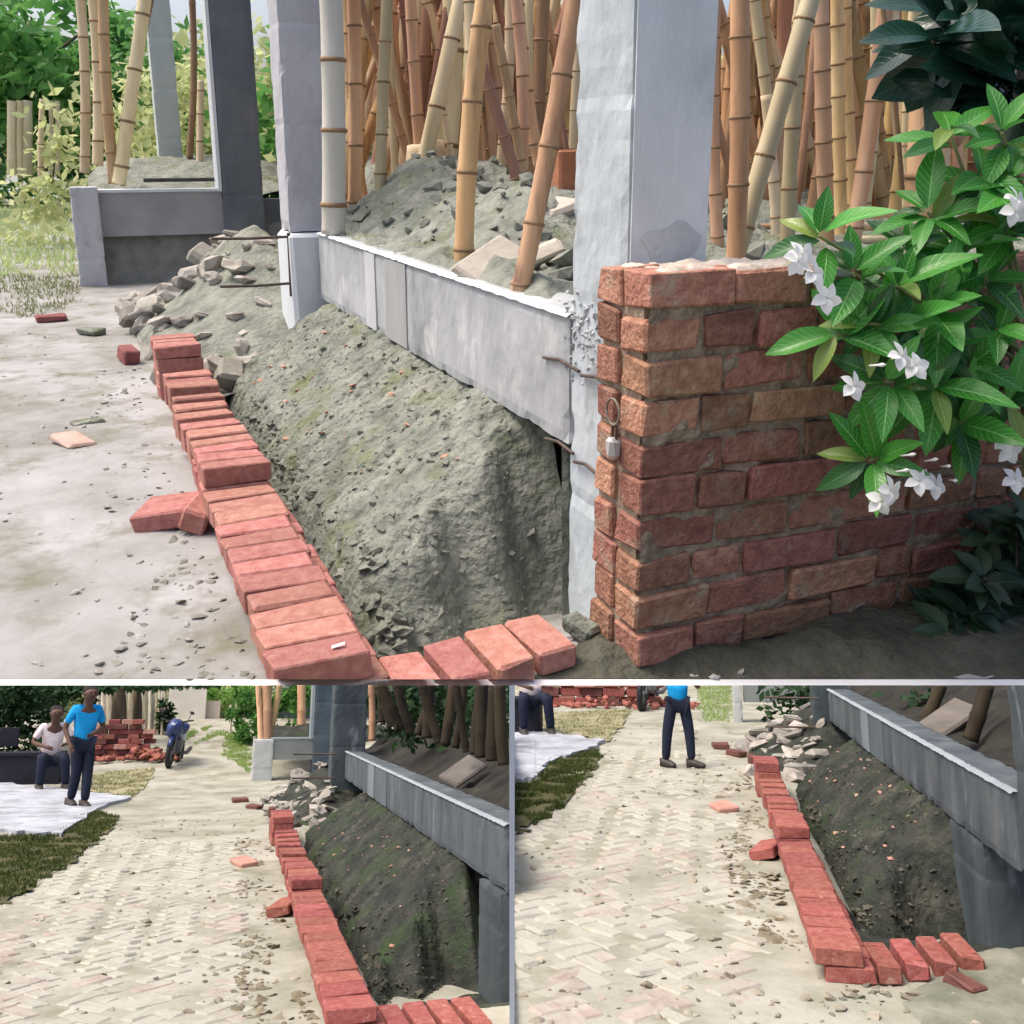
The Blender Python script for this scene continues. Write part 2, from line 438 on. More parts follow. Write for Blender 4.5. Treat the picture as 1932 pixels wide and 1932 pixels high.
# paving bricks that show through the dirt, herringbone at 45 degrees, each its own piece
def paving(P, xa, xb_, ya, yb, maxn, seed):
    rg = random.Random(seed)
    pm = [mat('paving_brick_%s' % k, P, c, scale=7, bump=.7, bscale=30, rnd=.07, hue=.008, spots=(3.5, .40, .58, (.385, .375, .315)))
          for k, c in (('pink', [(.3, (.30, .235, .20)), (.7, (.44, .37, .325))]), ('sand', [(.3, (.31, .295, .235)), (.7, (.45, .425, .36))]),
                       ('pale', [(.3, (.33, .32, .265)), (.7, (.465, .45, .385))]))]
    road = LANE[P.tag]
    mes = []
    for k in range(3):
        for v in range(4):
            mes.append(MB().cbox((.245, .118, .05), .012, .006, rg=rg).mesh('paving_brick', pm[k]))
    W = .126; cnt = 0
    cand = []
    for i in range(-70, 90):
        for j in range(-70, 90):
            for ori in (0, 1):
                # herringbone cell
                ux = (i * 2 + (j % 2) * 0) * W; 
                a, b = (i + j) * W, (j - i) * W
                if (i - j) % 4 != (0 if ori == 0 else 2) % 4: continue
                if ori == 0: cx_, cy_ = i * W + W / 2, j * W
                else: cx_, cy_ = i * W, j * W + W / 2
                x = (cx_ - cy_) * .7071 * 1.0 + (xa + xb_) / 2; y = (cx_ + cy_) * .7071 + (ya + yb) / 2
                cand.append((x, y, ori))
    cand.sort(key=lambda c: c[1])
    joined = MB()
    for x, y, ori in cand:
        if not (xa + .05 < x < xb_ - .05 and ya + .1 < y < yb - .1): continue
        edge = min(x - xa, xb_ - x)
        if rg.random() < .04 + 1.1 * max(0, .40 - edge): continue
        z = P.gz(x, y) - .0445 + rg.uniform(-.0025, .0025) + fb(x, y, 1.2, .011)
        R = Euler((rg.uniform(-.014, .014), rg.uniform(-.014, .014), radians(45 if ori == 0 else 135) + rg.uniform(-.05, .05)))
        if cnt < maxn:
            kk = 0 if noise.noise(Vector((x * 1.1, y * .8, seed))) + rg.gauss(0, .15) > .08 else rg.choice((1, 1, 2))
            obj(P, 'paving_brick', mes[kk * 4 + rg.randrange(4)], road, (x, y, z), R); cnt += 1
        else:
            joined.cbox((.245, .118, .05), .012, .004, rg=rg, T=Matrix.Translation((x, y, z)) @ R.to_matrix().to_4x4())
    if joined.v:
        stuff(obj(P, 'paving_brick', joined.mesh('paving_brick', pm[1]), road))
paving(PB, -1.75, .28, 4.4, 13, 290, 3)
paving(PC, -1.6, .22, 4.0, 13, 290, 5)

# ================================================================== the brick row, earth mound, plinth and columns, common to the three places
ROWG = {'A': 'loose red bricks laid along the lane in the large upper scene', 'B': 'loose red bricks laid along the lane in the lower left scene',
        'C': 'loose red bricks laid along the lane in the lower right scene'}
BR = {}
def brick_obj(P, dim, loc, rz, label, group=None, rot=None):
    key = (P.tag, tuple(round(d, 2) for d in dim))
    if key not in BR:
        BR[key] = [MB().cbox(dim, .006, .005).mesh('red_brick', M_brick(P), P.u) for _ in range(5)]
    o = obj(P, 'red_brick', random.choice(BR[key]), None, loc, rot if rot is not None else (0, 0, rz))
    return tag(o, label, 'brick', group)

def brick_row(P, d):
    x0, x1 = d['x']; w = x1 - x0; cx = (x0 + x1) / 2; wh = WHERE[P.tag]; g = ROWG[P.tag]
    zs = .076
    def lay(y, dep, z, label, hh=.074, dx=0., grp=g):
        brick_obj(P, (w * random.uniform(.97, 1.02), dep * .88, hh), (cx + dx + random.uniform(-.006, .006), y + dep / 2, P.gz(cx, y) * .0 + z), random.uniform(-.018, .018) + (.05 if P.tag == 'A' else .02), label, grp)
    ya, yb = d['run']; n = d['nrun']; dep = (yb - ya) / n
    for i in range(n):
        lay(ya + i * dep, dep, zs, '%s red brick from the front end along the row, top course, %s' % (NTH[i], wh) if i else
            'front end red brick topping the row, its face to the viewer, %s' % wh, grp=g)
        lay(ya + i * dep, dep, 0, 'red brick in the bottom course under the near run, %s' % wh if i else
            'lowest red brick at the row\'s near end, jutting right, %s' % wh, dx=.045)
    ya, yb = d['st2']; dep = (yb - ya) / 4
    for i in range(4):
        for k in range(3):
            lay(ya + i * dep, dep, zs * k, dx=(.03 if k == 0 else 0), label= ('%s top red brick of the raised stack midway along the row, %s' % (NTH[i], wh) if k == 2 else
                'red brick low in the raised stack midway along the row, %s' % wh))
    ya, yb = d['thin']; nb = 8; dep = (yb - ya) / nb
    for i in range(nb):
        lay(ya + i * dep + dep * random.uniform(.05, .3), dep * .62, zs, '%s on-edge red brick beyond the raised stack of the row, %s' % (NTH[i], wh), hh=.122 + random.uniform(-.012, .01),
            dx=random.uniform(-.012, .012))
        lay(ya + i * dep, dep, 0, dx=.03, label= 'flat red brick underneath the on-edge bricks of the row, %s' % wh)
    ya, yb = d['far']; dep = (yb - ya) / 3
    for i in range(3):
        for k in range(4):
            lay(ya + i * dep, dep, zs * k, ('%s top red brick of the tall stack ending the row, %s' % (NTH[i], wh) if k == 3 else
                'red brick low in the tall stack ending the row, %s' % wh), dx=-.01)
    # returning arm of four spaced bricks
    nm = ['first, beside the row\'s corner,', 'second from the corner', 'third from the corner', 'last, nearest the concrete,']
    for i, (x, y, rz, lx, ly) in enumerate(d['arm']):
        z = P.gz(x, y)
        o = brick_obj(P, (lx, ly, .072), (x, y, max(z, -.01)), rz, 'spaced red brick of the short arm, %s, %s' % (nm[i].rstrip(','), wh), 'four spaced red bricks of the arm, ' + wh)
        st = MB(); rgk = random.Random(i)                    # worn stamped strokes in the brick's frog
        dark = mat('brick_stamp', P, [(.3, (.29, .075, .06)), (.7, (.37, .105, .08))], scale=20, bump=.2)
        for k in range(5 if P.tag == 'C' else 0):
            yy = (-.30 + .15 * k) * ly
            T = Matrix.Translation((0, yy, .0722))
            st.box((-.22 * lx, -.012 * ly, 0), (.22 * lx, .012 * ly, .0015), T=T)
            st.box((rgk.choice((-.2, .0, .12)) * lx, -.05 * ly, 0), (rgk.choice((-.2, .0, .12)) * lx + .05 * lx + .1 * lx, .05 * ly, .0012), T=T)
        if st.v: obj(P, 'stamp', st.mesh('stamp', dark, P.u), o)

brick_row(PA, dict(x=(.305, .552), run=(2.22, 3.66), nrun=12, st2=(3.68, 4.13), thin=(4.2, 5.75), far=(5.88, 6.28),
                   arm=[(.655, 2.225, .04, .112, .215), (.785, 2.25, .06, .112, .215), (.915, 2.27, .07, .112, .215), (1.045, 2.295, .09, .112, .22)]))
brick_row(PB, dict(x=(.525, .762), run=(5.33, 8.45), nrun=13, st2=(8.5, 9.25), thin=(9.4, 12.0), far=(12.18, 13.0),
                   arm=[(.87, 5.42, .03, .105, .42), (1.00, 5.44, .03, .105, .42), (1.13, 5.46, .04, .105, .42), (1.265, 5.48, .05, .105, .42)]))
brick_row(PC, dict(x=(.435, .645), run=(4.93, 7.16), nrun=13, st2=(7.2, 7.78), thin=(7.85, 9.5), far=(9.66, 10.22),
                   arm=[(.745, 5.14, .04, .10, .36), (.87, 5.19, .05, .10, .36), (1.0, 5.26, .06, .10, .36), (1.13, 5.34, .07, .10, .36)]))

def earth_mound(P, xr, xb, y0, y1, zb, label, seed):
    rg = random.Random(seed)
    sx = (xb - xr)
    L = y1 - y0
    prof = [(-.08, -.25), (.0, -.19), (.07, -.13), (.16, .0), (.30, .095), (.55, .225), (.8, .345), (1.0, .43), (1.15, .44)]
    def z(x, y):
        s = (x - xr) / sx + .10 * noise.noise(Vector((y * 2.6 / (L / 4), seed, 0))) + .05 * noise.noise(Vector((y * 9 / (L / 4), seed, x * 3)))
        t = (y - y0) / L
        h = interp(prof, s) * zb / .43
        front = sm(.0, .10, t + .03 * noise.noise(Vector((x * 6, 1.3, seed))) - .055 * max(0, min(1, s)))
        h = -.25 + (h + .25) * front
        h = -.25 + (h + .25) * (1 - .55 * sm(.84, 1.0, t))
        ym = y * 4 / L
        h += fb(x + seed, ym, 3.2, .030) * front + noise.fractal(Vector((x * 14, ym * 14, seed)), .9, 2.1, 5) * .024 * front + .014 * front * abs(noise.noise(Vector((x * 22, ym * 22, 5)))) - .03 * front * max(0, noise.noise(Vector((x * 9, ym * 9, 8))) - .15)
        return h
    xs = lin(xr - .1 * sx, xb + .12, .009); ys = lin(y0 - .04 * L, y1 + .02 * L, L / 420)
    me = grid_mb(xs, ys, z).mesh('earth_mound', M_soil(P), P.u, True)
    o = tag(obj(P, 'earth_mound', me), label, 'earth mound')
    c = MB()
    for _ in range(1300):
        x = rg.uniform(xr, xb); y = y0 + L * rg.random() ** 1.3 * .98
        r = rg.choice((.004, .005, .006, .008, .010, .012, .018))
        c.rock((x, y, z(x, y) - r * .15), r, 1, .6, .6, rg=rg)
    # lumps along the trench foot and near end
    for _ in range(220):
        t = rg.random()
        x, y = (xr + sx * rg.uniform(.02, .2), y0 + L * t * .7) if rg.random() < .55 else (xr + sx * rg.uniform(.05, .95), y0 + L * rg.uniform(.0, .07))
        r = rg.choice((.010, .014, .02, .03))
        c.rock((x, y, z(x, y) - r * .25), r, 2 if r > .02 else 1, .75, .65, rg=rg)
    stuff(obj(P, 'soil_clod', c.mesh('soil_clod', (mat('soil_clod', P, [(.3, (.13, .14, .112)), (.7, (.28, .285, .24))], scale=6, bump=.8, bscale=30) if P.tag == 'A' else mat('dark_clod', P, [(.3, (.02, .021, .015)), (.5, (.06, .058, .045)), (.7, (.15, .14, .105))], scale=6, bump=.8, bscale=30)), P.u), o))
    ch = MB()
    for _ in range(26):
        x = xr + sx * rg.uniform(.2, .9); y = y0 + L * rg.uniform(.1, .9)
        ch.rock((x, y, z(x, y) + .006), rg.uniform(.008, .02), 1, .4, .5, rg=rg)
    stuff(obj(P, 'brick_chip', ch.mesh('brick_chip', mat('brick_chip', P, [(.3, (.35, .16, .10)), (.7, (.55, .36, .27))], scale=8), P.u), o))
    return z
mzA = earth_mound(PA, .64, 1.37, 2.60, 6.9, .43, 'long mound of dug grey-green earth beside the brick row, large upper scene', 3)
mzB = earth_mound(PB, .86, 1.61, 6.25, 14.2, .47, 'long mound of dark dug earth beside the brick row, lower left scene', 7)
mzC = earth_mound(PC, .74, 1.36, 5.95, 11.2, .44, 'long mound of dark dug earth beside the brick row, lower right scene', 12)

def stones(P, pts, label_fmt, cat, name, m, group, seed, flat=.6, box=False):
    rg = random.Random(seed)
    for i, (x, y, z, r) in enumerate(pts):
        mb = MB().rock((0, 0, r * .3), r, 2 if r > .05 else 1, .35, flat, rg=rg)
        if box: mb = MB().cbox((r * rg.uniform(1.5, 2.2), r * rg.uniform(.9, 1.5), r * rg.uniform(.35, .75)), r * .14, r * .16, rg=rg)
        o = obj(P, name, mb.mesh(name, m, P.u), None, (x, y, z), (rg.uniform(-.5, .5), rg.uniform(-.5, .5), rg.uniform(0, 3)))
        tag(o, label_fmt, cat, group)

def rubble(P, xa, xb, ya, yb, h, seed):
    """broken brick and lumps tipped against the far end of the mound: a soil cone with single pieces on it"""
    rg = random.Random(seed); wh = WHERE[P.tag]
    cxp, cyp = xb, (ya + yb) / 2
    def z(x, y):
        d = sqrt(((x - xb) / (xb - xa)) ** 2 + ((y - cyp) / ((yb - ya) / 2)) ** 2)
        return max(-.06, h * (1 - d) ** 1.0 if d < 1 else -.06) + fb(x, y * 2 / (yb - ya), 4, .05)
    me = grid_mb(lin(xa - .05, xb + .45, .03), lin(ya - .1, yb + .1, (yb - ya) / 60), z).mesh('rubble_heap', M_soil(P), P.u, True)
    tag(obj(P, 'rubble_heap', me), 'heap of soil and rubble at the far end of the mound, %s' % wh, 'rubble heap')
    tan = mat('rubble_stone', P, [(.3, (.22, .205, .175)), (.7, (.40, .37, .325))], scale=9, bump=.8, bscale=25, rnd=.35, hue=.02, spots=(5, .5, .66, (.26, .25, .22)))
    pts = []
    for _ in range(78):
        x = rg.uniform(xa, xb); y = rg.uniform(ya - .02, ya + (yb - ya) * .75); r = rg.choice((.03, .05, .07, .09, .12, .15))
        pts.append((x, y, max(0, z(x, y)) - r * .15, r))
    stones(P, pts[:56], 'angular broken brick lump among others on the rubble heap, %s' % wh, 'rubble', 'broken_brick', tan, 'broken lumps on the rubble heap, ' + wh, seed, box=True)
    stones(P, pts[56:], 'rounded grey stone among others on the rubble heap, %s' % wh, 'stone', 'rubble_stone', tan, 'stones on the rubble heap, ' + wh, seed + 1)
rubble(PA, .24, 1.28, 6.2, 10.8, .80, 4)
rubble(PB, .52, 1.45, 13.6, 19.0, .62, 5)
rubble(PC, .42, 1.30, 10.8, 15.0, .62, 6)

def worn_box(a, b, m, name, P, cell=.035, amp=.004):
    """a cast block: faces cut into cells, faces slightly wavy and arrises nibbled away"""
    me = MB().box(a, b).mesh(name, m, 1)
    bm = bmesh.new(); bm.from_mesh(me)
    dims = [abs(b[k] - a[k]) for k in range(3)]
    for ax in range(3):
        n = min(90, max(2, int(dims[ax] / cell)))
        ed = [e for e in bm.edges if abs((e.verts[0].co - e.verts[1].co)[ax]) > dims[ax] * .99]
        bmesh.ops.subdivide_edges(bm, edges=ed, cuts=n - 1, use_grid_fill=True)
    c = (Vector(a) + Vector(b)) / 2
    for v in bm.verts:
        on = sum(1 for k in range(3) if abs(abs(v.co[k] - c[k]) - dims[k] / 2) < 1e-5)
        p = v.co * 1.0
        d = amp * noise.noise(p * 5) + amp * .6 * noise.noise(p * 19)
        d -= .006 * math.exp(-(((p.z + .03) % .62 - .31) / .022) ** 2)
        if on >= 2: d -= .004 + .014 * max(0, noise.noise(p * 11 + Vector((3, 1, 7)))) + .008 * max(0, noise.noise(p * 4.3) - .25)
        for k in range(3):
            if abs(abs(p[k] - c[k]) - dims[k] / 2) < 1e-5: v.co[k] += d * (1 if p[k] > c[k] else -1)
    for v in bm.verts: v.co *= P.u
    bm.to_mesh(me); bm.free()
    return me
def plinth(P, xb, ya, yb, z0, z1, strips, th=.24):
    wh = WHERE[P.tag]
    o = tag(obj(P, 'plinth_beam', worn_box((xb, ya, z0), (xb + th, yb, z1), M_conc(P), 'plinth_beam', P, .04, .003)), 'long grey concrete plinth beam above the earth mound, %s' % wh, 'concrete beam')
    for (a, b, kind) in strips[1:3]:
        mm = mat('plaster_wash', P, [(.3, (.42, .44, .45)), (.7, (.58, .60, .61))] if P.tag == 'A' else [(.3, (.14, .17, .19)), (.7, (.22, .26, .28))], scale=3, bump=.3, stretch=(1, 1, .3)) if kind else mat('stained_concrete', P, [(.3, (.28, .29, .285)), (.7, (.42, .43, .43))] if P.tag == 'A' else [(.3, (.07, .09, .10)), (.7, (.13, .16, .17))], scale=3, bump=.3, stretch=(1, 1, .25))
        obj(P, 'shutter_mark', MB().box((xb - .007, a, z0 + .012), (xb + .004, b, z1 - .016)).mesh('shutter_mark', mm, P.u), o)
    obj(P, 'top_rim', grid_mb(lin(xb - .012, xb + .03, .014), lin(ya, yb, .03), lambda x, y: z1 + .002 + .006 * noise.noise(Vector((x * 25, y * 17, 1))) - .010 * max(0, xb + .002 - x) / .014).mesh('top_rim', M_concw(P), P.u, True), o)
    return o
plinth(PA, 1.37, 2.80, 6.5, .435, .865, [(5.9, 6.45, 1), (5.1, 5.3, 1), (4.55, 4.9, 0), (5.35, 5.8, 0), (3.75, 4.2, 1)])
plinth(PB, 1.61, 6.1, 15.2, .48, .855, [(13.9, 15.1, 1), (12, 12.5, 1), (11, 11.8, 0), (9.2, 10.6, 1)])
plinth(PC, 1.36, 5.13, 12.2, .45, .80, [(11, 12.1, 1), (9.3, 9.7, 1), (8.6, 9.2, 0), (7.3, 8.4, 1)])

def column(P, x0, x1, y0, y1, z0, z1, m, label, edge=None):
    me = worn_box((x0, y0, z0), (x1, y1, z1), m, 'concrete_column', P)
    o = tag(obj(P, 'concrete_column', me), label, 'column')
    return o

# ------------------------------------------------------------------ upper scene: columns and the frame at the far left
lav = mat('lavender_concrete', PA, [(.25, (.31, .315, .335)), (.5, (.45, .455, .48)), (.8, (.54, .545, .57))], scale=2.6, bump=.6, bscale=28, stretch=(1, 1, .6), spots=(5, .56, .72, (.34, .345, .35)), bdist=.009)
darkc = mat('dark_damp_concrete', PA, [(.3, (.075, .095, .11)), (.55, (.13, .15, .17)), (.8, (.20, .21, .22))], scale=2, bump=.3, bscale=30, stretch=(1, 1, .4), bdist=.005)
bluec = mat('pale_blue_concrete', PA, [(.25, (.30, .34, .36)), (.5, (.45, .505, .53)), (.8, (.55, .60, .62))], scale=2.6, bump=.6, bscale=26, stretch=(1, 1, .6),
            spots=(5, .55, .70, (.33, .36, .37)), bdist=.010)
c1 = column(PA, 1.375, 1.64, 2.46, 2.80, -.35, 3.2, bluec, 'pale bluish concrete column rising behind the old brick wall\'s corner')
obj(PA, 'white_front_face', MB().box((1.386, 2.4555, .9), (1.632, 2.459, 3.2)).mesh('white_front_face', mat('white_front', PA, [(.25, (.60, .63, .645)), (.5, (.74, .77, .785)), (.8, (.82, .84, .85))], scale=3, bump=.6, bscale=30, stretch=(1, 1, .5), spots=(4, .58, .74, (.55, .575, .58)), bdist=.008), UA), c1)  # front face whiter than the column's other sides
pat = mat('grey_patch', PA, [(.3, (.52, .54, .555)), (.7, (.64, .66, .67))], scale=9, bump=.8)
pm_ = MB(); ring = [(1.515 + .085 * cos(a) * (1 + .2 * sin(3 * a) + .12 * sin(5 * a + 1)), 2.4525, 1.095 + .075 * sin(a) * (1 + .18 * sin(2 * a + .6) + .1 * cos(5 * a))) for a in [2 * pi * k / 18 for k in range(18)]]
pm_.add(ring + [(p[0], 2.4548, p[2]) for p in ring], [tuple(range(18)), tuple(range(35, 17, -1))] + [(k, (k + 1) % 18, 18 + (k + 1) % 18, 18 + k) for k in range(18)])
obj(PA, 'cement_patch', pm_.mesh('cement_patch', pat, UA), c1)
hc = MB(); rgh = random.Random(8)                 # honeycombed, broken concrete with ties where the beam meets the column
for _ in range(150):
    hc.rock((1.378, rgh.uniform(2.50, 2.84), rgh.gauss(.82, .06)), rgh.uniform(.005, .013), 1, .7, .8, rg=rgh)
obj(PA, 'rough_aggregate', hc.mesh('rough_aggregate', mat('bare_aggregate', PA, [(.3, (.28, .295, .305)), (.7, (.46, .48, .49))], scale=9), UA), c1)
rb = mat('rusty_steel', PA, [(.3, (.05, .04, .035)), (.7, (.13, .09, .07))], scale=20, rough=.6)
for (za, ya_, yb_, k) in ((.70, 2.72, 2.98, 0), (.695, 2.50, 2.70, 1), (.425, 2.75, 2.96, 2), (.405, 2.58, 2.74, 3)):
    b = MB(); b.tube([(1.366, ya_, za), (1.362, (ya_ + yb_) / 2, za + .012), (1.364, yb_, za - .004)], .0055, 8)
    tag(obj(PA, 'tie_wire', b.mesh('tie_wire', rb, UA)), ['dark steel tie poking out at the beam\'s near end, upper left of four', 'dark steel tie on the column side beside the brick wall, upper right of four',
        'dark steel tie under the beam\'s near end, lower left of four', 'dark steel tie on the column side beside the padlock, lower right of four'][k], 'rebar')
column(PA, 1.215, 1.50, 6.62, 6.95, .86, 3.4, lav, 'lavender grey concrete column at the far end of the plinth beam, large upper scene')
pd = tag(obj(PA, 'column_pedestal', MB().cbox((.46, .5, .90), .02, .01).mesh('column_pedestal', M_concw(PA), UA), None, (1.43, 6.78, -.04)), 'whitish concrete pedestal under the far lavender column', 'pedestal')
for k, (xa, xb_, z, lb) in enumerate(((.72, 1.21, .835, 'upper'), (.75, 1.21, .535, 'lower'))):
    b = MB().tube([(xb_ + .02, 6.60, z), ((xa + xb_) / 2, 6.58, z - .004), (xa, 6.57, z + .003)], .009, 8)
    tag(obj(PA, 'rebar_rod', b.mesh('rebar_rod', rb, UA)), 'dark %s rod sticking left from the far column pedestal over the rubble' % lb, 'rebar')
tag(obj(PA, 'rebar_rod', MB().tube([(1.205, 6.60, .86), (1.20, 6.60, .45)], .011, 8).mesh('rebar_rod', rb, UA)), 'upright dark rod on the far column pedestal\'s left edge', 'rebar')

# far frame: stub post, sill beam, dark column, a pale column farther back
column(PA, -.11, .16, 11.45, 11.75, -.1, 1.02, lav, 'short grey stub post at the left end of the far beam')
tag(obj(PA, 'sill_beam', MB().box((.16, 11.6, .50), (1.42, 11.85, .955)).mesh('sill_beam', mat('grey_beam', PA, [(.3, (.25, .25, .26)), (.7, (.38, .38, .39))], scale=2, bump=.3), UA)),
    'grey far beam with bright sill between the stub post and dark column', 'concrete beam')
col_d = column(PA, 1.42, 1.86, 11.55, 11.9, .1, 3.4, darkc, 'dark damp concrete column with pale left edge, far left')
obj(PA, 'lit_edge', MB().box((1.385, 11.56, .955), (1.42, 11.88, 3.4)).mesh('lit_edge', M_concw(PA), UA), col_d)  # strip paler than the column, painting the light on its inner face
tag(obj(PA, 'sill_beam', MB().box((1.86, 11.7, .45), (3.2, 11.95, .86)).mesh('sill_beam', darkc, UA)), 'dark far beam running right from the dark column', 'concrete beam')
tag(obj(PA, 'earth_bank', grid_mb(lin(.14, 3.4, .06), lin(11.46, 12.2, .03), lambda x, y: -.05 + .66 * sm(11.50, 11.72, y) + fb(x, y, 4, .05)).mesh('earth_bank', M_soil(PB) and mat('shade_dark_soil', PA, [(.3, (.11, .118, .105)), (.7, (.23, .235, .215))], scale=5, bump=.8), UA, True)), 'grey earth bank filling the space under the far beam', 'earth bank')  # added soil fill, toned for the dark recess under the far beam
tag(obj(PA, 'sill_rim', MB().box((.10, 11.585, .955), (1.42, 11.87, .985)).mesh('sill_rim', M_concw(PA), UA)), 'thin pale cement rim along the top of the far beam', 'sill')
column(PA, .98, 1.28, 14.2, 14.5, .3, 4, mat('pale_green_concrete', PA, [(.3, (.42, .47, .45)), (.7, (.58, .62, .58))], scale=1.5, bump=.2, stretch=(1, 1, .3)),
       'pale greenish concrete column farther back, seen through the far frame')
column(PA, 3.34, 3.66, 6.3, 6.6, .3, 4, mat('pale_grey_concrete', PA, [(.3, (.5, .52, .53)), (.7, (.66, .67, .67))], scale=1.5, bump=.2, stretch=(1, 1, .3)),
       'pale grey column among bamboo poles behind the brick wall')

# ------------------------------------------------------------------ soil heaps behind the plinth
def zh(x, y):
    z = .86 + .28 * sm(1.5, 2.1, x) * sm(3.0, 5.2, y) + .12 * sm(5.2, 7, y)
    z -= .30 * sm(2.6, 4.2, x)
    z -= 1.3 * sm(6.7, 7.4, y) * (1 - sm(1.9, 2.6, x))
    z += fb(x, y, 1.6, .09) + fb(x, y, 6, .035) + .03 * abs(noise.noise(Vector((x * 16, y * 16, 2))))
    return min(z, .835 + max(0, (x - 1.40)) * .75 + .03 * noise.noise(Vector((x * 9, y * 9, 1))) + .012 * noise.noise(Vector((x * 31, y * 31, 1)))) if x < 2.6 else z
hp = tag(obj(PA, 'soil_heap', grid_mb(lin(1.39, 2.6, .02) + lin(2.6, 6, .05)[1:], [2.86] + lin(2.9, 11, .06), lambda x, y: -.3 if y < 2.89 else zh(x, y)).mesh('soil_heap', M_soil(PA), UA, True)), 'heap of grey soil filled in behind the plinth beam, large upper scene', 'soil heap')
c = MB(); rg = random.Random(5)
for _ in range(420):
    x, y = rg.uniform(1.6, 3.4), rg.uniform(3.0, 8.0); r = rg.choice((.012, .018, .028, .04, .06))
    c.rock((x, y, zh(x, y) + r * .2), r, 1, .4, .7, rg=rg)
stuff(obj(PA, 'soil_clod', c.mesh('soil_clod', mat('soil_clod', PA, []), UA), hp))
slab = mat('concrete_slab', PA, [(.3, (.38, .34, .28)), (.7, (.55, .50, .42))], scale=5, bump=.6)
for k, (qx, qy, y, dim, rot, lb) in enumerate((((930), 505, 3.9, (.34, .20, .05), (.5, -.35, .5), 'tilted pale slab lying on the heap between the two big bamboo poles'),
                                               (1035, 505, 3.7, (.22, .16, .07), (-.3, .4, 1.0), 'pale lump of broken concrete right of the big leaning bamboo pole'),
                                               (1050, 420, 4.6, (.25, .2, .10), (.2, -.2, .3), 'dark edged slab half buried in the heap beside the pale column'))):
    p = PA.Y(qx, qy, y)
    tag(obj(PA, 'broken_slab', MB().cbox(dim, .012, .014).mesh('broken_slab', slab, UA), None, p, rot), lb, 'concrete slab')
def zl(x, y): return .93 + .35 * sm(11.9, 14, y) * sm(-.2, .6, x) + fb(x, y, 1.5, .08) + fb(x, y, 5, .03)
tag(obj(PA, 'soil_heap', grid_mb([.06] + lin(.1, 4.5, .06), lin(11.86, 15.5, .08), lambda x, y: -.1 if x < .09 else zl(x, y)).mesh('soil_heap', M_soil(PA), UA, True)), 'low grey soil heap inside the far left frame', 'soil heap')

# ------------------------------------------------------------------ bamboo
NODE_ME = {}
def bamboo(P, a, b, r0, r1, label, group=None, nodes=True, sp=None, seed=0, mats=None, ext=.35):
    """a pole from a to b; joints every so often, each node ring a part of its own"""
    rg = random.Random(seed * 7 + 1)
    a, b = Vector(a), Vector(b)
    d = (b - a); b = b + d * ext; d = b - a; ln = d.length
    sp = sp or max(.16, r0 * 7)
    pts = []; rad = []
    bend = Vector((rg.uniform(-1, 1), rg.uniform(-1, 1), 0)) * ln * .022
    t = rg.uniform(.2, .9) * sp; ns = []
    while t < ln: ns.append(t); t += sp * rg.uniform(.85, 1.2)
    def at(t): f = t / ln; return d * f + bend * sin(pi * f)
    def rr(t): return r0 + (r1 - r0) * t / ln
    marks = [0] + ns + [ln]
    for i in range(len(marks) - 1):
        m0, m1 = marks[i], marks[i + 1]
        pts.append(at(m0)); rad.append(rr(m0) * (1.06 if i else 1))
        e = min(.03, (m1 - m0) * .2)
        pts.append(at(m0 + e)); rad.append(rr(m0 + e) * .97)
        pts.append(at((m0 + m1) / 2)); rad.append(rr((m0 + m1) / 2) * .955)
        pts.append(at(m1 - e)); rad.append(rr(m1 - e) * .99)
    pts.append(at(ln)); rad.append(rr(ln))
    me = MB().tube(pts, rad, 12).mesh('bamboo_pole', mats or M_bamboo(P), P.u, True)
    o = tag(obj(P, 'bamboo_pole', me, None, a), label, 'bamboo pole', group)
    if nodes:
        dn = d.normalized()
        R = dn.to_track_quat('Z', 'Y').to_matrix()
        for t in ns:
            key = (P.tag, round(rr(t), 3))
            if key not in NODE_ME:
                q = key[1]
                NODE_ME[key] = MB().tube([(0, 0, -.22 * q), (0, 0, -.07 * q), (0, 0, .07 * q), (0, 0, .22 * q)], [q * 1.0, q * 1.14, q * 1.15, q * 1.0], 12).mesh('node', M_node(P), P.u, True)
            obj(P, 'node', NODE_ME[key], o, at(t), R)
    return o
def qpole(P, qt, qb, w, y, label, group=None, yt=None, **k):
    """pole between two points of the photograph's sheet at distances y (foot) and yt (top); w is its breadth there"""
    a = P.Y(*qb, y); b = P.Y(*qt, yt or y)
    r = w * K / FPX * (a - Vector((0, 0, P.h))).length / 2
    return bamboo(P, a, b, r, r * .93, label, group, **k)
z2_ = lambda x, y: (503 + .3472 * x, .3472 * y)
z8_ = lambda x, y: (1073 + .4444 * x, .4444 * y)
z1_ = lambda x, y: (.3472 * x, .3472 * y)
pale_b = mat('pale_bamboo', PA, [(.25, (.46, .36, .20)), (.5, (.66, .54, .33)), (.75, (.76, .66, .46))], scale=5, bump=.2, bscale=25, rough=.5, stretch=(1, 1, .14), rnd=.15, hue=.015)
green_b = mat('greenish_bamboo', PA, [(.25, (.32, .26, .14)), (.5, (.48, .40, .24)), (.75, (.60, .53, .36))], scale=5, bump=.2, bscale=25, rough=.5, stretch=(1, 1, .14), rnd=.12)
dark_b = mat('brown_bamboo', PA, [(.25, (.17, .09, .055)), (.5, (.30, .165, .10)), (.75, (.42, .26, .16))], scale=5, bump=.2, bscale=25, rough=.5, stretch=(1, 1, .14), rnd=.2, hue=.02)
rose_b = mat('rosy_bamboo', PA, [(.25, (.33, .18, .105)), (.5, (.53, .325, .20)), (.75, (.66, .47, .32))], scale=5, bump=.2, bscale=25, rough=.5, stretch=(1, 1, .14), rnd=.15, hue=.015)
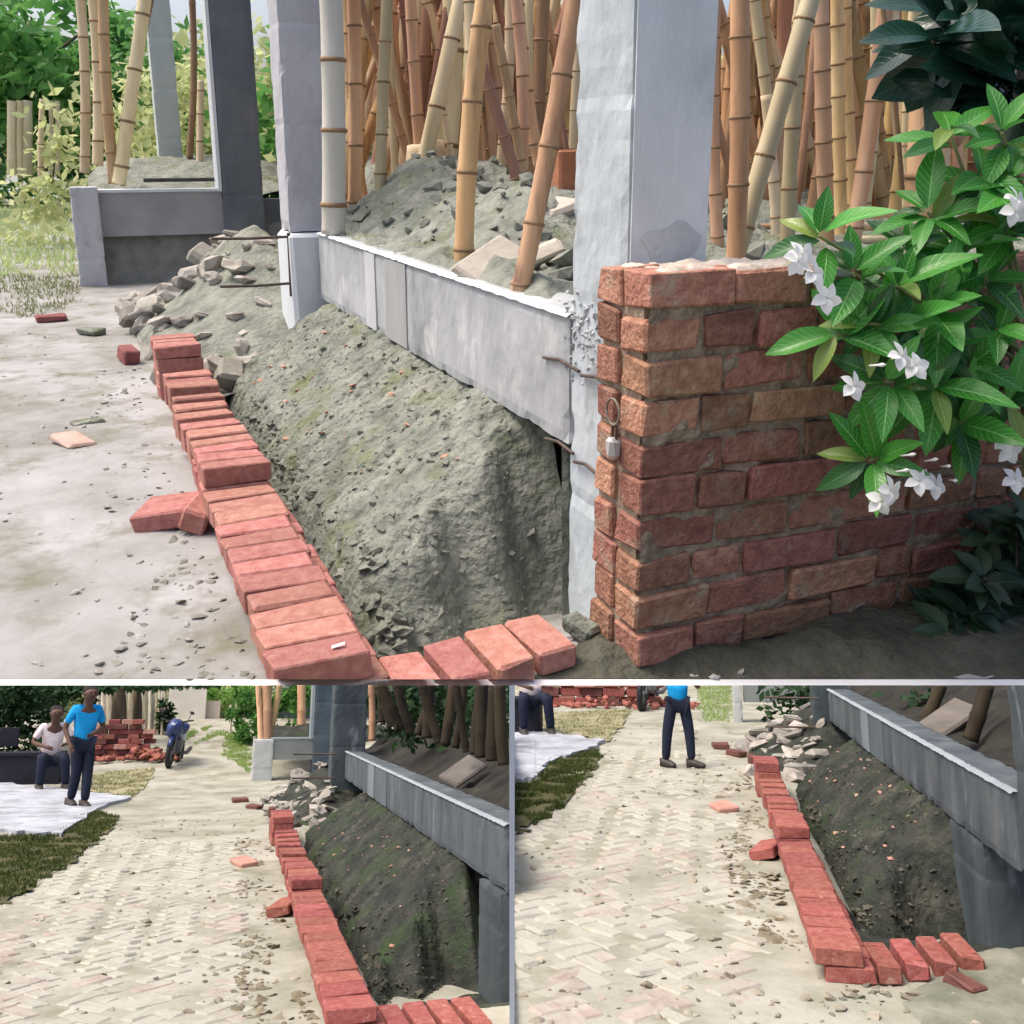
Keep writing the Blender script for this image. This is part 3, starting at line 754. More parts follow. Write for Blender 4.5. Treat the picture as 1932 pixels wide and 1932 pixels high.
cream_b = mat('cream_bamboo', PA, [(.25, (.46, .45, .38)), (.5, (.58, .56, .48)), (.75, (.66, .63, .56))], scale=5, bump=.2, bscale=25, rough=.5, stretch=(1, 1, .14))
sd = [100]
def A(zz, t, b, w, y, label, m=None, yt=None, **k):
    sd[0] += 1
    if zz is not z1_ and 'lying' not in label and 'broad' not in label:       # the foot goes on down into the soil
        f = 1.16; b = (t[0] + (b[0] - t[0]) * f, t[1] + (b[1] - t[1]) * f)
    return qpole(PA, zz(*t), zz(*b), w, y, label, None, yt, seed=sd[0], mats=m, **k)
A(z2_, (1190, 110), (1085, 1445), 37, 4.2, 'big tan bamboo pole standing just behind the plinth, left of the two nearest', None, ext=.2)
A(z2_, (1650, 110), (1370, 1590), 37, 3.4, 'big tan bamboo pole leaning right beside the pale column, right of the two nearest', None, ext=.2)
A(z2_, (345, 110), (360, 1110), 44, 6.2, 'cream bamboo pole standing tight against the lavender column\'s right side', cream_b, sp=.42)
A(z2_, (465, 110), (475, 1060), 26, 6.9, 'orange-brown bamboo pole just right of the pale greenish one', None)
A(z2_, (655, 110), (620, 1000), 22, 6.6, 'greyish green bamboo pole with one thick joint left of the heap', green_b)
A(z2_, (530, 110), (775, 900), 16, 7.4, 'thin dark bamboo pole leaning right behind the greyish green pole', dark_b)
A(z2_, (790, 110), (835, 850), 22, 7.0, 'rosy bamboo pole crossing above the pale sawn stump', rose_b)
A(z2_, (960, 420), (840, 960), 30, 6.8, 'pale bamboo pole leaning right in the thicket centre', pale_b, ext=1.2)
A(z2_, (1000, 110), (975, 900), 40, 7.6, 'broad pale tan bamboo pole in the thicket\'s middle', pale_b)
A(z2_, (1085, 110), (1060, 1000), 24, 6.2, 'pale pinkish bamboo pole tight behind the left big pole', pale_b)
A(z2_, (880, 110), (860, 700), 22, 7.9, 'brown bamboo pole behind the short leaning pale one', dark_b)
A(z2_, (940, 480), (1020, 920), 12, 6.9, 'thin pale rod leaning left at the thicket centre', pale_b, ext=0)
A(z2_, (1215, 500), (1380, 1040), 22, 6.0, 'reddish brown bamboo pole leaning left between the two big poles', dark_b)
A(z2_, (1290, 400), (1400, 1020), 18, 6.2, 'rosy thin bamboo pole leaning left between the two big poles', rose_b)
A(z2_, (1345, 110), (1380, 900), 22, 6.5, 'upright rosy bamboo pole halfway between the two big poles', rose_b)
A(z2_, (1300, 110), (1250, 1000), 20, 7.1, 'pale bamboo pole close to the left big pole\'s right side', pale_b)
A(z2_, (1390, 110), (1470, 800), 22, 6.7, 'tan bamboo pole leaning left behind the right big pole', None)
A(z2_, (1500, 110), (1460, 900), 26, 7.2, 'dark tan bamboo pole hidden partly by the right big pole', dark_b)
A(z2_, (1700, 110), (1655, 980), 16, 6.2, 'thin yellowish bamboo pole beside the pale column\'s left edge', pale_b)
A(z2_, (1600, 650), (1660, 960), 10, 5.4, 'short thin brown rod near the pale column', dark_b, ext=0)
A(z2_, (760, 450), (760, 900), 16, 8.2, 'blackish bamboo stub behind the pale sawn stump', dark_b, ext=0)
# right of the column
A(z8_, (640, 90), (650, 1120), 24, 3.9, 'rosy bamboo pole right beside the pale column behind the brick wall', rose_b)
A(z8_, (715, 90), (703, 1130), 36, 3.5, 'stout brown bamboo pole forming the left arm of a V behind the wall', None)
A(z8_, (1000, 90), (735, 1000), 36, 3.62, 'stout bamboo pole slanting right as the right arm of a V', green_b, ext=.3)
A(z8_, (800, 90), (850, 500), 20, 4.4, 'pale bamboo pole between the two arms of the V', pale_b)
A(z8_, (850, 600), (885, 1130), 20, 4.3, 'thin pale bamboo pole standing under the V\'s right arm', pale_b, ext=.3)
A(z8_, (985, 200), (930, 1120), 28, 4.0, 'greenish grey bamboo pole in front of the pale grey column', green_b)
A(z8_, (1075, 90), (1095, 980), 28, 4.6, 'rosy bamboo pole with close joints right of the pale grey column', rose_b, sp=.2)
A(z8_, (1145, 90), (1160, 990), 24, 4.8, 'brown bamboo pole with close joints, second right of the pale grey column', None, sp=.2)
A(z8_, (1185, 90), (1215, 900), 24, 5.0, 'tan bamboo pole, third right of the pale grey column', None)
A(z8_, (1330, 90), (1205, 1000), 30, 4.4, 'dark rosy bamboo pole leaning right above the flowering shrub', rose_b)
A(z8_, (1280, 90), (1240, 900), 22, 5.6, 'pale bamboo pole behind the dark rosy leaning one', pale_b)
A(z8_, (1365, 350), (1410, 760), 9, 4.2, 'thin dark rod leaning left over the shrub', dark_b, ext=.8)
A(z8_, (1430, 90), (1390, 900), 28, 4.9, 'broad tan bamboo pole left of the thick sawn trunk', None)
A(z8_, (1475, 90), (1440, 780), 16, 4.6, 'thin pale bamboo pole left of the thick sawn trunk', pale_b)
A(z8_, (1530, 190), (1500, 820), 52, 4.2, 'thick tan bamboo trunk sawn flat behind the shrub\'s upper leaves', None, ext=0)
A(z8_, (1600, 250), (1590, 700), 20, 4.6, 'pale bamboo pole right of the thick sawn trunk', pale_b)
A(z8_, (1850, 300), (1650, 560), 34, 3.9, 'dark slanting bamboo pole under the dark leaves, upper right', dark_b, ext=.2)
A(z8_, (1790, 340), (1760, 620), 34, 4.2, 'tan bamboo pole seen between dark leaves, upper right', None, ext=0)
# left frame
A(z1_, (430, 110), (460, 940), 17, 12.6, 'pale thin bamboo pole, leftmost of the clump at the far frame', pale_b)
A(z1_, (500, 110), (530, 900), 19, 12.3, 'yellow bamboo pole, second from left in the far frame\'s clump', pale_b)
A(z1_, (575, 110), (620, 1000), 19, 12.0, 'tan bamboo pole, third from left in the far frame\'s clump', None)
A(z1_, (770, 110), (645, 1000), 24, 11.95, 'sunlit bamboo pole leaning right in the far frame', pale_b)
A(z1_, (815, 110), (665, 1010), 8, 12.1, 'dark thin rod leaning right behind the sunlit pole', dark_b)
A(z1_, (230, 540), (222, 960), 10, 17, 'thin pale post alone on the grass, far left', pale_b, ext=0)
A(z1_, (1090, 560), (1085, 900), 13, 13.5, 'yellowish bamboo pole inside the far frame, right', pale_b)
A(z1_, (1035, 130), (1030, 860), 12, 13.8, 'brownish bamboo pole inside the far frame, left', dark_b)
A(z1_, (780, 980), (1165, 975), 7, 11.8, 'black rod lying along the sill of the far frame', mat('black_rod', PA, [(.3, (.03, .03, .03)), (.7, (.06, .06, .06))]), ext=0, nodes=False)
# dense thicket behind
rg = random.Random(42)
G1 = 'crowded bamboo poles of the thicket behind the soil heap'
for i in range(120):
    y = rg.uniform(7.5, 11); q = rg.uniform(640, 1110)
    lean = rg.gauss(0, 34)
    w = rg.uniform(12, 26)
    qpole(PA, (q + lean, 40), (q - lean, 420), w, y, 'bamboo pole in the crowded thicket behind the soil heap', G1, seed=300 + i,
          mats=rg.choice((None, pale_b, rose_b, dark_b, None, pale_b)), nodes=w > 18)
G2 = 'crowded bamboo poles of the thicket behind the brick wall'
for i in range(105):
    y = rg.uniform(6.2, 9.5); q = rg.uniform(1335, 1930)
    lean = rg.gauss(0, 26); w = rg.uniform(13, 28)
    qpole(PA, (q + lean, 40), (q - lean, 470), w, y, 'bamboo pole in the crowded thicket behind the brick wall', G2, seed=400 + i,
          mats=rg.choice((None, pale_b, rose_b, dark_b, None)), nodes=w > 18)
st_ = thing(PA, 'sawn_stump', 'pale sawn tree stump low in the thicket on the soil heap', 'tree stump', PA.Y(803, 330, 7.0))
obj(PA, 'trunk', MB().tube([(0, 0, -.25), (0, 0, -.05), (.01, 0, .16), (.0, 0, .22)], [.17, .155, .14, .13], 14).mesh('trunk', pale_b, UA, True), st_)
obj(PA, 'side_knot', MB().rock((.13, -.05, .05), .085, 2, .25, 1).mesh('side_knot', pale_b, UA, True), st_)
# bamboo lying in stacks behind the wall
for k, (qa, qb, y, w, lb) in enumerate(((( 1408, 428), (1470, 428), 4.9, 13, 'top'), ((1406, 446), (1474, 448), 4.85, 14, 'second'), ((1404, 463), (1476, 464), 4.8, 14, 'third'), ((1402, 480), (1478, 482), 4.75, 14, 'lowest'))):
    qpole(PA, qb, qa, w, y, 'short bamboo length lying level behind the wall, %s of the small stack' % lb, None, seed=500 + k, nodes=False, ext=0)
for k, (qa, qb, y, w, lb) in enumerate((((1580, 408), (1720, 402), 5.1, 15, 'top'), ((1575, 430), (1725, 424), 5.0, 16, 'second'), ((1575, 455), (1725, 450), 4.9, 16, 'third'), ((1570, 482), (1730, 478), 4.8, 16, 'lowest'))):
    qpole(PA, qb, qa, w, y, 'long bamboo length lying level beneath the shrub\'s leaves, %s of the wide stack' % lb, None, seed=520 + k, mats=pale_b, nodes=False, ext=0)
tag(obj(PA, 'brick_block', MB().cbox((.26, .2, .24), .01, .006).mesh('brick_block', mat('orange_clay', PA, [(.3, (.34, .13, .065)), (.7, (.46, .21, .11))], scale=6), UA), None, PA.Y(1072, 372, 4.9), (0, 0, .2)),
    'orange clay block on the heap beside the pale column', 'clay block')
qpole(PA, (1090, 398), (1040, 384), 9, 4.6, 'thin bamboo rod lying level in front of the orange clay block', None, seed=540, mats=pale_b, nodes=False, ext=0)

# ------------------------------------------------------------------ the old brick wall at the right, brick by brick
zw = lambda x, y: ((1600 + x / 1.509) * 1932 / 2880, (700 + y / 1.509) * 1932 / 2880)
wall = thing(PA, 'brick_wall', 'old weathered brick wall with its corner facing the lane', 'brick wall', (1.25, 2.13, 0))
WL = Vector((1.25, 2.13, 0))
mo = MB()
mxs, mzs = lin(.012, 2.2, .014), lin(-.05, 1.045, .014); nx = len(mxs)
for z in mzs:
    for x in mxs: mo.v.append(Vector((x, .010 - .016 * noise.fractal(Vector((x * 13, z * 13, 4)), .9, 2, 4) + .03 * max(0, .03 - x), z)))
for j in range(len(mzs) - 1):
    for i in range(nx - 1): mo.f.append((j * nx + i, j * nx + i + 1, (j + 1) * nx + i + 1, (j + 1) * nx + i)); mo.mi.append(0)
mo.box((.016, .035, -.05), (3.2, .250, 1.04))
obj(PA, 'mortar', mo.mesh('mortar', M_mortar(PA), UA), wall)
courses = [(70, 235), (248, 422), (430, 602), (610, 783), (790, 965), (970, 1130), (1148, 1300), (1310, 1465), (1475, 1640), (1650, 1790)]
joints = [[275, 712, 1030], [365, 582, 805, 1062], [245, 665, 1012, 1290], [255, 565, 778, 1178], [320, 665, 990, 1300], [300, 548, 750, 1165],
          [215, 628, 940, 1430], [225, 532, 742, 1128, 1448], [215, 592, 925, 1290], [310, 525, 735, 1100]]
rg = random.Random(77)
wb = {}
zt = 1.075; ch = zt / 10
def wall_brick(lx, ly, h, loc, rz):
    key = (round(lx, 2), round(ly, 2))
    me = MB().cbox((lx, ly, h), rg.uniform(.004, .008), .006, rg=rg).mesh('brick', M_oldbrick(PA), UA)
    obj(PA, 'brick', me, wall, loc, (rg.uniform(-.03, .03), rg.uniform(-.02, .02), rz + rg.uniform(-.025, .025)))
for ci, ((ya_, yb_), js) in enumerate(zip(courses, joints)):
    z0 = zt - ch * (ci + 1) + .006
    xsj = [0.0]
    for jx in js[1:] if ci not in (1,) else js[1:]:
        p = PA.Y(*zw(jx, (ya_ + yb_) / 2), 2.13); xsj.append(p.x - WL.x)
    long_ = ci % 2 == 0
    while xsj[-1] < 2.0:
        xsj.append(xsj[-1] + (.262 if rg.random() < .72 else .135))
    off = rg.uniform(-.006, .006)
    for i in range(len(xsj) - 1):
        a, b = xsj[i], xsj[i + 1]
        gap = rg.uniform(.010, .018)
        proud = rg.uniform(-.004, .016)
        lx = b - a - gap
        if lx < .03: continue
        wall_brick(lx, .125, ch - rg.uniform(.012, .022), (a + lx / 2 + (0 if i else .002), .0625 - proud + off, z0 + rg.uniform(-.002, .004)), 0)
    # left return face: one or two bricks showing
    ll = .125 if len(xsj) and (ci % 2) else .125
    lxr = .22 if ci % 2 else .12
    wall_brick(lxr, .112, ch - rg.uniform(.010, .016), (lxr / 2 + off * .5 + rg.uniform(-.004, .004), .196, z0 + rg.uniform(-.001, .003)), 0)
cap = grid_mb(lin(.02, .80, .012), lin(.005, .245, .012), lambda x, y: 1.066 + .016 * noise.fractal(Vector((x * 14, y * 14, 2)), .9, 2, 4) - .05 * max(0, x - .55)
              - .03 * (sm(.03, .0, y) + sm(.22, .245, y) + sm(.05, .02, x)))
obj(PA, 'mortar_crust', cap.mesh('mortar_crust', mat('pale_mortar', PA, [(.3, (.42, .34, .27)), (.7, (.66, .60, .52))], scale=12, bump=.9), UA, True), wall)
# padlock hanging from a ring on the wall's left end
p0 = Vector((1.238, 2.25, .63))
pl = thing(PA, 'padlock', 'small silver padlock hanging from a ring at the wall\'s left end', 'padlock', p0)
steel = mat('bright_steel', PA, [(.3, (.34, .34, .34)), (.7, (.5, .5, .5))], rough=.3, spec=.8, bump=0)
obj(PA, 'body', MB().cbox((.040, .040, .060), .009, .0, T=Matrix.Translation((0, 0, -.066))).mesh('body', steel, UA), pl)
obj(PA, 'shackle', MB().tube([(0, -.010, -.01), (0, -.010, .025), (0, -.004, .034), (0, .004, .034), (0, .010, .025), (0, .010, -.01)], .004, 8).mesh('shackle', rb, UA, True), pl)
tag(obj(PA, 'iron_ring', MB().tube([(0, .035 * cos(a), .035 * sin(a)) for a in [2 * pi * k / 16 for k in range(17)]], .0035, 8, caps=False).mesh('iron_ring', mat('pale_iron', PA, [(.3, (.14, .12, .10)), (.7, (.26, .22, .18))], rough=.5), UA, True), None, p0 + Vector((-.006, 0, .065))),
    'iron ring set in the wall\'s left end above the padlock', 'iron ring')

# ------------------------------------------------------------------ stray bricks and pieces on the upper lane
def stray(P, q, dim, rot, label, m=None, name='stray_brick', cat='brick'):
    p = P.hit(*q)
    return tag(obj(P, name, MB().cbox(dim, .008, .006).mesh(name, m or M_brick(P), P.u), None, p + Vector((0, 0, .002)), rot), label, cat)
darkred = mat('dark_red_brick', PA, [(.3, (.16, .05, .05)), (.7, (.28, .10, .09))], scale=8, bump=.5)
stray(PA, (97, 607), (.24, .16, .05), (0, 0, .1), 'dark red brick bit lying alone on the far lane, large upper scene', darkred)
stray(PA, (173, 633), (.12, .2, .05), (0, 0, .7), 'grey stone bit right of the dark red bit, large upper scene', M_soil(PA), 'stray_stone', 'stone')
stray(PA, (325, 985), (.22, .24, .07), (.0, -.16, -.35), 'loose red brick tipped against the row\'s left side, large upper scene')
stray(PA, (372, 1000), (.10, .20, .085), (.0, .35, -.35), 'second loose red brick wedged upright by the row, large upper scene')
stray(PA, (138, 838), (.14, .2, .03), (.1, .1, .5), 'broken flat brick piece on the lane, large upper scene', mat('faded_brick', PA, [(.3, (.40, .26, .2)), (.7, (.55, .42, .36))], scale=8))
stray(PA, (165, 800), (.16, .08, .012), (.1, 0, .4), 'thin brown chip above the broken flat piece on the lane', M_soil(PA), 'chip', 'stone')
stray(PA, (243, 683), (.10, .22, .09), (.05, .05, .2), 'dark brick leaning against the left of the far stack, large upper scene', darkred)
stray(PA, (1092, 1215), (.07, .10, .05), (.2, .1, .5), 'small dark stone at the end of the short brick arm, large upper scene', M_soil(PA), 'stray_stone', 'stone')
fl = tag(obj(PA, 'paper_scrap', MB().add([(0, 0, 0), (.035, .004, .002), (.038, .016, .004), (.004, .013, .001)], [(0, 1, 2, 3)]).mesh('paper_scrap', M_concw(PA), UA), None, (.46, 2.265, .1565)), 'white scrap on the front brick of the row, large upper scene', 'scrap')
# lumps and grit over the lane
def grit(P, xa, xb_, ya_, yb_, n, rs, seed, m):
    rg = random.Random(seed); c = MB()
    for _ in range(n):
        x = rg.uniform(xa, xb_); y = ya_ + (yb_ - ya_) * rg.random() ** 1.6; r = rg.choice(rs)
        c.rock((x, y, P.gz(x, y) + r * .1), r, 1, .4, .5, rg=rg)
    stuff(obj(P, 'grit', c.mesh('grit', m, P.u)))
gritm = mat('grit', PA, [(.3, (.22, .21, .18)), (.7, (.45, .44, .42))], scale=3)
grit(PA, -1.2, .28, 2.3, 9, 330, (.004, .006, .009, .014), 1, gritm)
grit(PA, .55, 1.9, 2.0, 2.6, 160, (.004, .006, .010, .016), 2, gritm)
gritB = mat('grit', PB, [(.3, (.16, .14, .10)), (.7, (.42, .38, .30))], scale=3)
grit(PB, -1.9, .5, 4.6, 16, 420, (.008, .012, .018, .03), 3, gritB)
grit(PC, -1.7, .42, 4.2, 16, 420, (.008, .012, .018, .03), 4, mat('grit', PC, []))
grit(PC, .4, 1.8, 4.3, 5.6, 140, (.008, .012, .018, .03), 6, mat('grit', PC, []))

# ================================================================== plants
def leaf_me(P, L_, W_, m, curl=.25, fold=.25, name='leaf', seg=7):
    v = []; f = []; uv = []
    for i in range(seg + 1):
        t = i / seg
        w = W_ / 2 * (sin(pi * t ** .85) ** .85 if 0 < t < 1 else .02)
        zc = -curl * L_ * t * t
        for j, s in enumerate((-1, -.5, 0, .5, 1)):
            wob = .03 * L_ * sin(t * 9 + s * 2) * abs(s)
            v.append(((s * w) * P.u, t * L_ * P.u, (zc + abs(s) * w * fold * 2 * (1 - .5 * t) + wob * .35) * P.u)); uv.append((t, s))
    for i in range(seg):
        for j in range(4):
            a = i * 5 + j; f.append((a, a + 1, a + 6, a + 5))
    me = bpy.data.meshes.new(name); me.from_pydata(v, [], f)
    l = me.uv_layers.new(name='UVMap')
    for lp in me.loops: l.data[lp.index].uv = uv[lp.vertex_index]
    for p in me.polygons: p.use_smooth = True
    me.materials.append(m)
    return me
def frame(d, n):
    d = d.normalized(); x = d.cross(n)
    if x.length < 1e-3: x = Vector((1, 0, 0))
    x.normalize(); z = x.cross(d)
    return Matrix((x, d, z)).transposed()
def whorl(P, parent, base, tip, axis, n, mes, rg, el=(.1, .7), up=.6):
    a = axis.normalized(); r1 = a.cross(Vector((.3, .9, .2))).normalized(); r2 = a.cross(r1)
    ph = rg.uniform(0, 6)
    for k in range(n):
        th = ph + k * 2.4; e = rg.uniform(*el)
        d = (r1 * cos(th) + r2 * sin(th)) * cos(e) + a * sin(e)
        nn = (a * up + Vector((0, -.5, .5)) + Vector((rg.uniform(-.3, .3), rg.uniform(-.3, .3), rg.uniform(-.2, .3)))).normalized()
        obj(P, 'leaf', rg.choice(mes), parent, tip - base + d * .008 - a * .02 * (k % 3), frame(d, nn))

rg = random.Random(21)
gl = leaf_mat('shrub_leaf', PA, (.030, .20, .022), (.085, .36, .045), (.22, .50, .15))
sh_base = Vector((2.55, 1.95, 0.02))
shrub = thing(PA, 'flowering_shrub', 'glossy green shrub with white pinwheel flowers hanging over the brick wall', 'shrub', sh_base)
gl2_ = leaf_mat('old_shrub_leaf', PA, (.014, .085, .018), (.035, .16, .03), (.10, .26, .08))
gl3_ = leaf_mat('yellowing_leaf', PA, (.16, .30, .05), (.26, .36, .07), (.35, .45, .15))
lm = [leaf_me(PA, .12, .045, gl3_, .3, .25)] + [leaf_me(PA, L_, L_ * w, gl2_, c, fo) for L_, w, c, fo in ((.14, .40, .3, .2), (.10, .42, .4, .3))] + [leaf_me(PA, L_, L_ * w, gl, c, fo) for L_, w, c, fo in ((.15, .36, .25, .2), (.175, .40, .15, .3), (.13, .38, .35, .2), (.11, .42, .2, .25), (.19, .36, .3, .2))]
tips = [(1545, 445, 1.98), (1610, 515, 1.95), (1690, 540, 1.92), (1640, 610, 1.90), (1760, 590, 1.88), (1800, 470, 1.92), (1750, 400, 1.95), (1850, 330, 1.92),
        (1790, 245, 1.95), (1890, 250, 1.90), (1900, 430, 1.86), (1860, 520, 1.86), (1670, 720, 1.86), (1760, 730, 1.82), (1830, 690, 1.84), (1640, 870, 1.88),
        (1880, 620, 1.8), (1900, 760, 1.8), (1810, 800, 1.84), (1710, 470, 1.98), (1850, 420, 1.96), (1740, 660, 1.94), (1580, 630, 1.96), (1905, 340, 1.85), (1820, 570, 1.95), (1700, 620, 1.9)]
stem = MB(); P0 = Vector((0, 0, 0))
for i, (qx, qy, y) in enumerate(tips):
    t = PA.Y(qx, qy, y)
    b0 = sh_base + Vector((-.05 - .12 * (i % 3), .05 * (i % 2), .55 + .05 * (i % 5)))
    mid = (b0 + t) / 2 + Vector((.05, 0, .05))
    stem.tube([b0 - sh_base, mid - sh_base, t - sh_base], [.008, .006, .004], 6)
    ax = (t - mid).normalized() + Vector((-.2, -.25, .35))
    whorl(PA, shrub, sh_base, t, ax, rg.choice((6, 7, 8, 9)), lm, rg)
stem.tube([(0, 0, 0), (-.06, .02, .3), (-.1, .04, .6)], [.03, .026, .02], 9)
obj(PA, 'stem', stem.mesh('stem', mat('green_stem', PA, [(.3, (.10, .13, .05)), (.7, (.22, .24, .10))], scale=6), UA, True), shrub)
petm = mat('white_petal', PA, [(.3, (.82, .82, .80)), (.7, (.88, .88, .86))], bump=0, rough=.6, trans=.25)
pet = leaf_me(PA, .038, .028, petm, .25, .1, 'petal', 4)
bud = MB().tube([(0, 0, 0), (0, .02, 0), (0, .034, 0), (0, .042, 0)], [.002, .0025, .005, .001], 6).mesh('bud', petm, UA, True)
thr = MB().tube([(0, 0, -.03), (0, 0, -.01), (0, 0, .0)], [.0015, .002, .004], 6).mesh('throat', mat('yellow_green', PA, [(.3, (.5, .55, .2)), (.7, (.65, .7, .35))]), UA, True)
fl_q = [(1505, 492, 1.78), (1535, 515, 1.77), (1560, 562, 1.76), (1512, 480, 1.8), (1700, 672, 1.74), (1728, 690, 1.74), (1610, 728, 1.78), (1735, 908, 1.76), (1765, 915, 1.77), (1680, 925, 1.76), (1662, 945, 1.77),
        (1895, 830, 1.72), (1915, 905, 1.72), (1915, 398, 1.74), (1918, 375, 1.76), (1905, 850, 1.73)]
for i, (qx, qy, y) in enumerate(fl_q):
    p = PA.Y(qx, qy, y) - sh_base
    f = bpy.data.objects.new('flower', None); COL.objects.link(f); f.parent = shrub
    n = Vector((rg.uniform(-.5, .2), -.9, rg.uniform(.1, .7))).normalized()
    f.matrix_basis = Matrix.Translation(p * UA) @ n.to_track_quat('Z', 'Y').to_matrix().to_4x4()
    obj(PA, 'throat', thr, f)
    for k in range(5):
        th = k * 2 * pi / 5 + i
        obj(PA, 'petal', pet, f, (.003 * cos(th), .003 * sin(th), 0), Euler((rg.uniform(0, .25), rg.uniform(.25, .5), th)))
for (qx, qy, y, a) in ((1700, 860, 1.77, .5), (1690, 890, 1.77, .2), (1640, 690, 1.79, 1.), (1775, 880, 1.77, -.6), (1745, 870, 1.77, .1), (1790, 905, 1.77, -.9)):
    obj(PA, 'bud', bud, shrub, PA.Y(qx, qy, y) - sh_base, Euler((pi - .4, a, 0)))
# broad dark leaves overhead, upper right
dl = leaf_mat('dark_leaf', PA, (.010, .045, .030), (.018, .075, .045), (.03, .10, .07), rough=.25, trans=.08)
db = Vector((2.9, 2.6, 0))
dt = thing(PA, 'broadleaf_tree', 'dark broad-leaved tree reaching in over the upper right corner', 'tree', db)
dm = [leaf_me(PA, L_, L_ * .5, dl, .25, .2, 'leaf') for L_ in (.20, .24, .28)]
stem = MB().tube([(0, 0, 0), (.0, 0, .9), (-.1, -.1, 1.5), (-.3, -.25, 2.0)], [.06, .05, .04, .02], 9)
for (qx, qy, y) in ((1760, 80, 2.25), (1830, 110, 2.2), (1900, 90, 2.15), (1880, 170, 2.2), (1800, 40, 2.3), (1870, 30, 2.3), (1920, 200, 2.2), (1850, 60, 2.25), (1790, 100, 2.3), (1915, 20, 2.2)):
    t = PA.Y(qx, qy, y); stem.tube([(-.1, -.1, 1.5), t - db], [.012, .006], 6)
    whorl(PA, dt, db, t, Vector((-.3, -.3, -.5)), 6, dm, rg, el=(.0, .5), up=.1)
obj(PA, 'trunk', stem.mesh('trunk', mat('dark_bark', PA, [(.3, (.05, .04, .03)), (.7, (.12, .10, .07))], scale=8), UA, True), dt)
# added undergrowth, its leaves painted near black for the deep shade, lower right
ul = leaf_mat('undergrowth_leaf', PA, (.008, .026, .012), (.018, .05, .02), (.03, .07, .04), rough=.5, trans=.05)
ub = Vector((2.5, 1.95, 0))
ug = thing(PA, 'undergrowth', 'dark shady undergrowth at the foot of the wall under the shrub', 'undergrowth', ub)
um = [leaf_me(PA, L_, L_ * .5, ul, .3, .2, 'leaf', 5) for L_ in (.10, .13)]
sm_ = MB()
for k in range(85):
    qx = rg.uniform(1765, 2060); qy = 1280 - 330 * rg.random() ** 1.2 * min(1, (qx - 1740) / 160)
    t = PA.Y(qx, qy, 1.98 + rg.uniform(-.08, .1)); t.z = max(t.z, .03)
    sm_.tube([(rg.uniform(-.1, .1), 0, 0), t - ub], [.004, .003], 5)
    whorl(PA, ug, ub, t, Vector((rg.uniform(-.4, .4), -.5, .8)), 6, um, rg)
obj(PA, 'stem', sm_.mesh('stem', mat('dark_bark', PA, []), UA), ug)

def cloud(P, name, label, cat, c, rad, n, size, m, group=None, seed=0, trunk=None, gap=.45):
    """a bush or crown: leaf-sized blades gathered in clumps through its volume"""
    rg = random.Random(seed)
    mb = MB(); cl = []
    for _ in range(max(6, n // 70)):
        while True:
            p = Vector((rg.uniform(-1, 1), rg.uniform(-1, 1), rg.uniform(-1, 1)))
            if p.length < 1: break
        cl.append((Vector((p.x * rad[0], p.y * rad[1], p.z * rad[2])), rg.uniform(.14, .34)))
    for _ in range(n):
        q, r = rg.choice(cl)
        p = q + Vector((rg.gauss(0, 1) * rad[0], rg.gauss(0, 1) * rad[1], rg.gauss(0, 1) * rad[2])) * r * gap * 1.2
        d = Vector((rg.gauss(0, 1), rg.gauss(0, 1), rg.gauss(-.3, .7))).normalized()
        x = d.cross(Vector((rg.gauss(0, 1), rg.gauss(0, 1), rg.gauss(0, 1)))).normalized()
        s = size * rg.uniform(.6, 1.4)
        mb.add([p, p + d * s * .5 + x * s * .24, p + d * s, p + d * s * .5 - x * s * .24], [(0, 1, 2, 3)])
    me = mb.mesh('crown', m, P.u)
    if trunk:
        o = thing(P, name, label, cat, c, None, group)
        obj(P, 'crown', me, o)
        tm = MB(); h = trunk[0]
        tm.tube([(0, 0, -h), (.02, .02, -h * .5), (0, 0, 0), (.05, 0, rad[2] * .5)], [trunk[1], trunk[1] * .8, trunk[1] * .7, trunk[1] * .3], 9)
        for k in range(4):
            a = k * 1.6; tm.tube([(0, 0, -.1 * h), (rad[0] * .5 * cos(a), rad[1] * .5 * sin(a), rad[2] * .5)], [trunk[1] * .5, trunk[1] * .15], 6)
        obj(P, 'trunk', tm.mesh('trunk', mat('bark', P, [(.3, (.09, .07, .05)), (.7, (.22, .17, .12))], scale=5, stretch=(1, 1, .3)), P.u, True), o)
        return o
    o = obj(P, name, me, None, c)
    return tag(o, label, cat, group)
lg = mat('light_foliage', PA, [(.3, (.10, .30, .07)), (.7, (.20, .42, .12))], scale=2, bump=0, rough=.6, trans=.45)
pg = mat('pale_foliage', PA, [(.3, (.46, .53, .22)), (.7, (.64, .66, .38))], scale=2, bump=0, rough=.6, trans=.5)
mg = mat('mid_foliage', PA, [(.3, (.05, .15, .04)), (.7, (.09, .22, .06))], scale=2, bump=0, rough=.6, trans=.3)
cloud(PA, 'leafy_tree', 'light green leafy tree beyond the grass, far upper left', 'tree', PA.Y(60, 110, 26), (2.6, 2, 1.5), 4200, .34, lg, None, 1, trunk=(2.6, .14))
cloud(PA, 'dark_bush', 'dark green bush between pale posts, far left of the upper scene', 'bush', PA.Y(115, 255, 27), (1.1, .8, .95), 1200, .3, mg, None, 2)
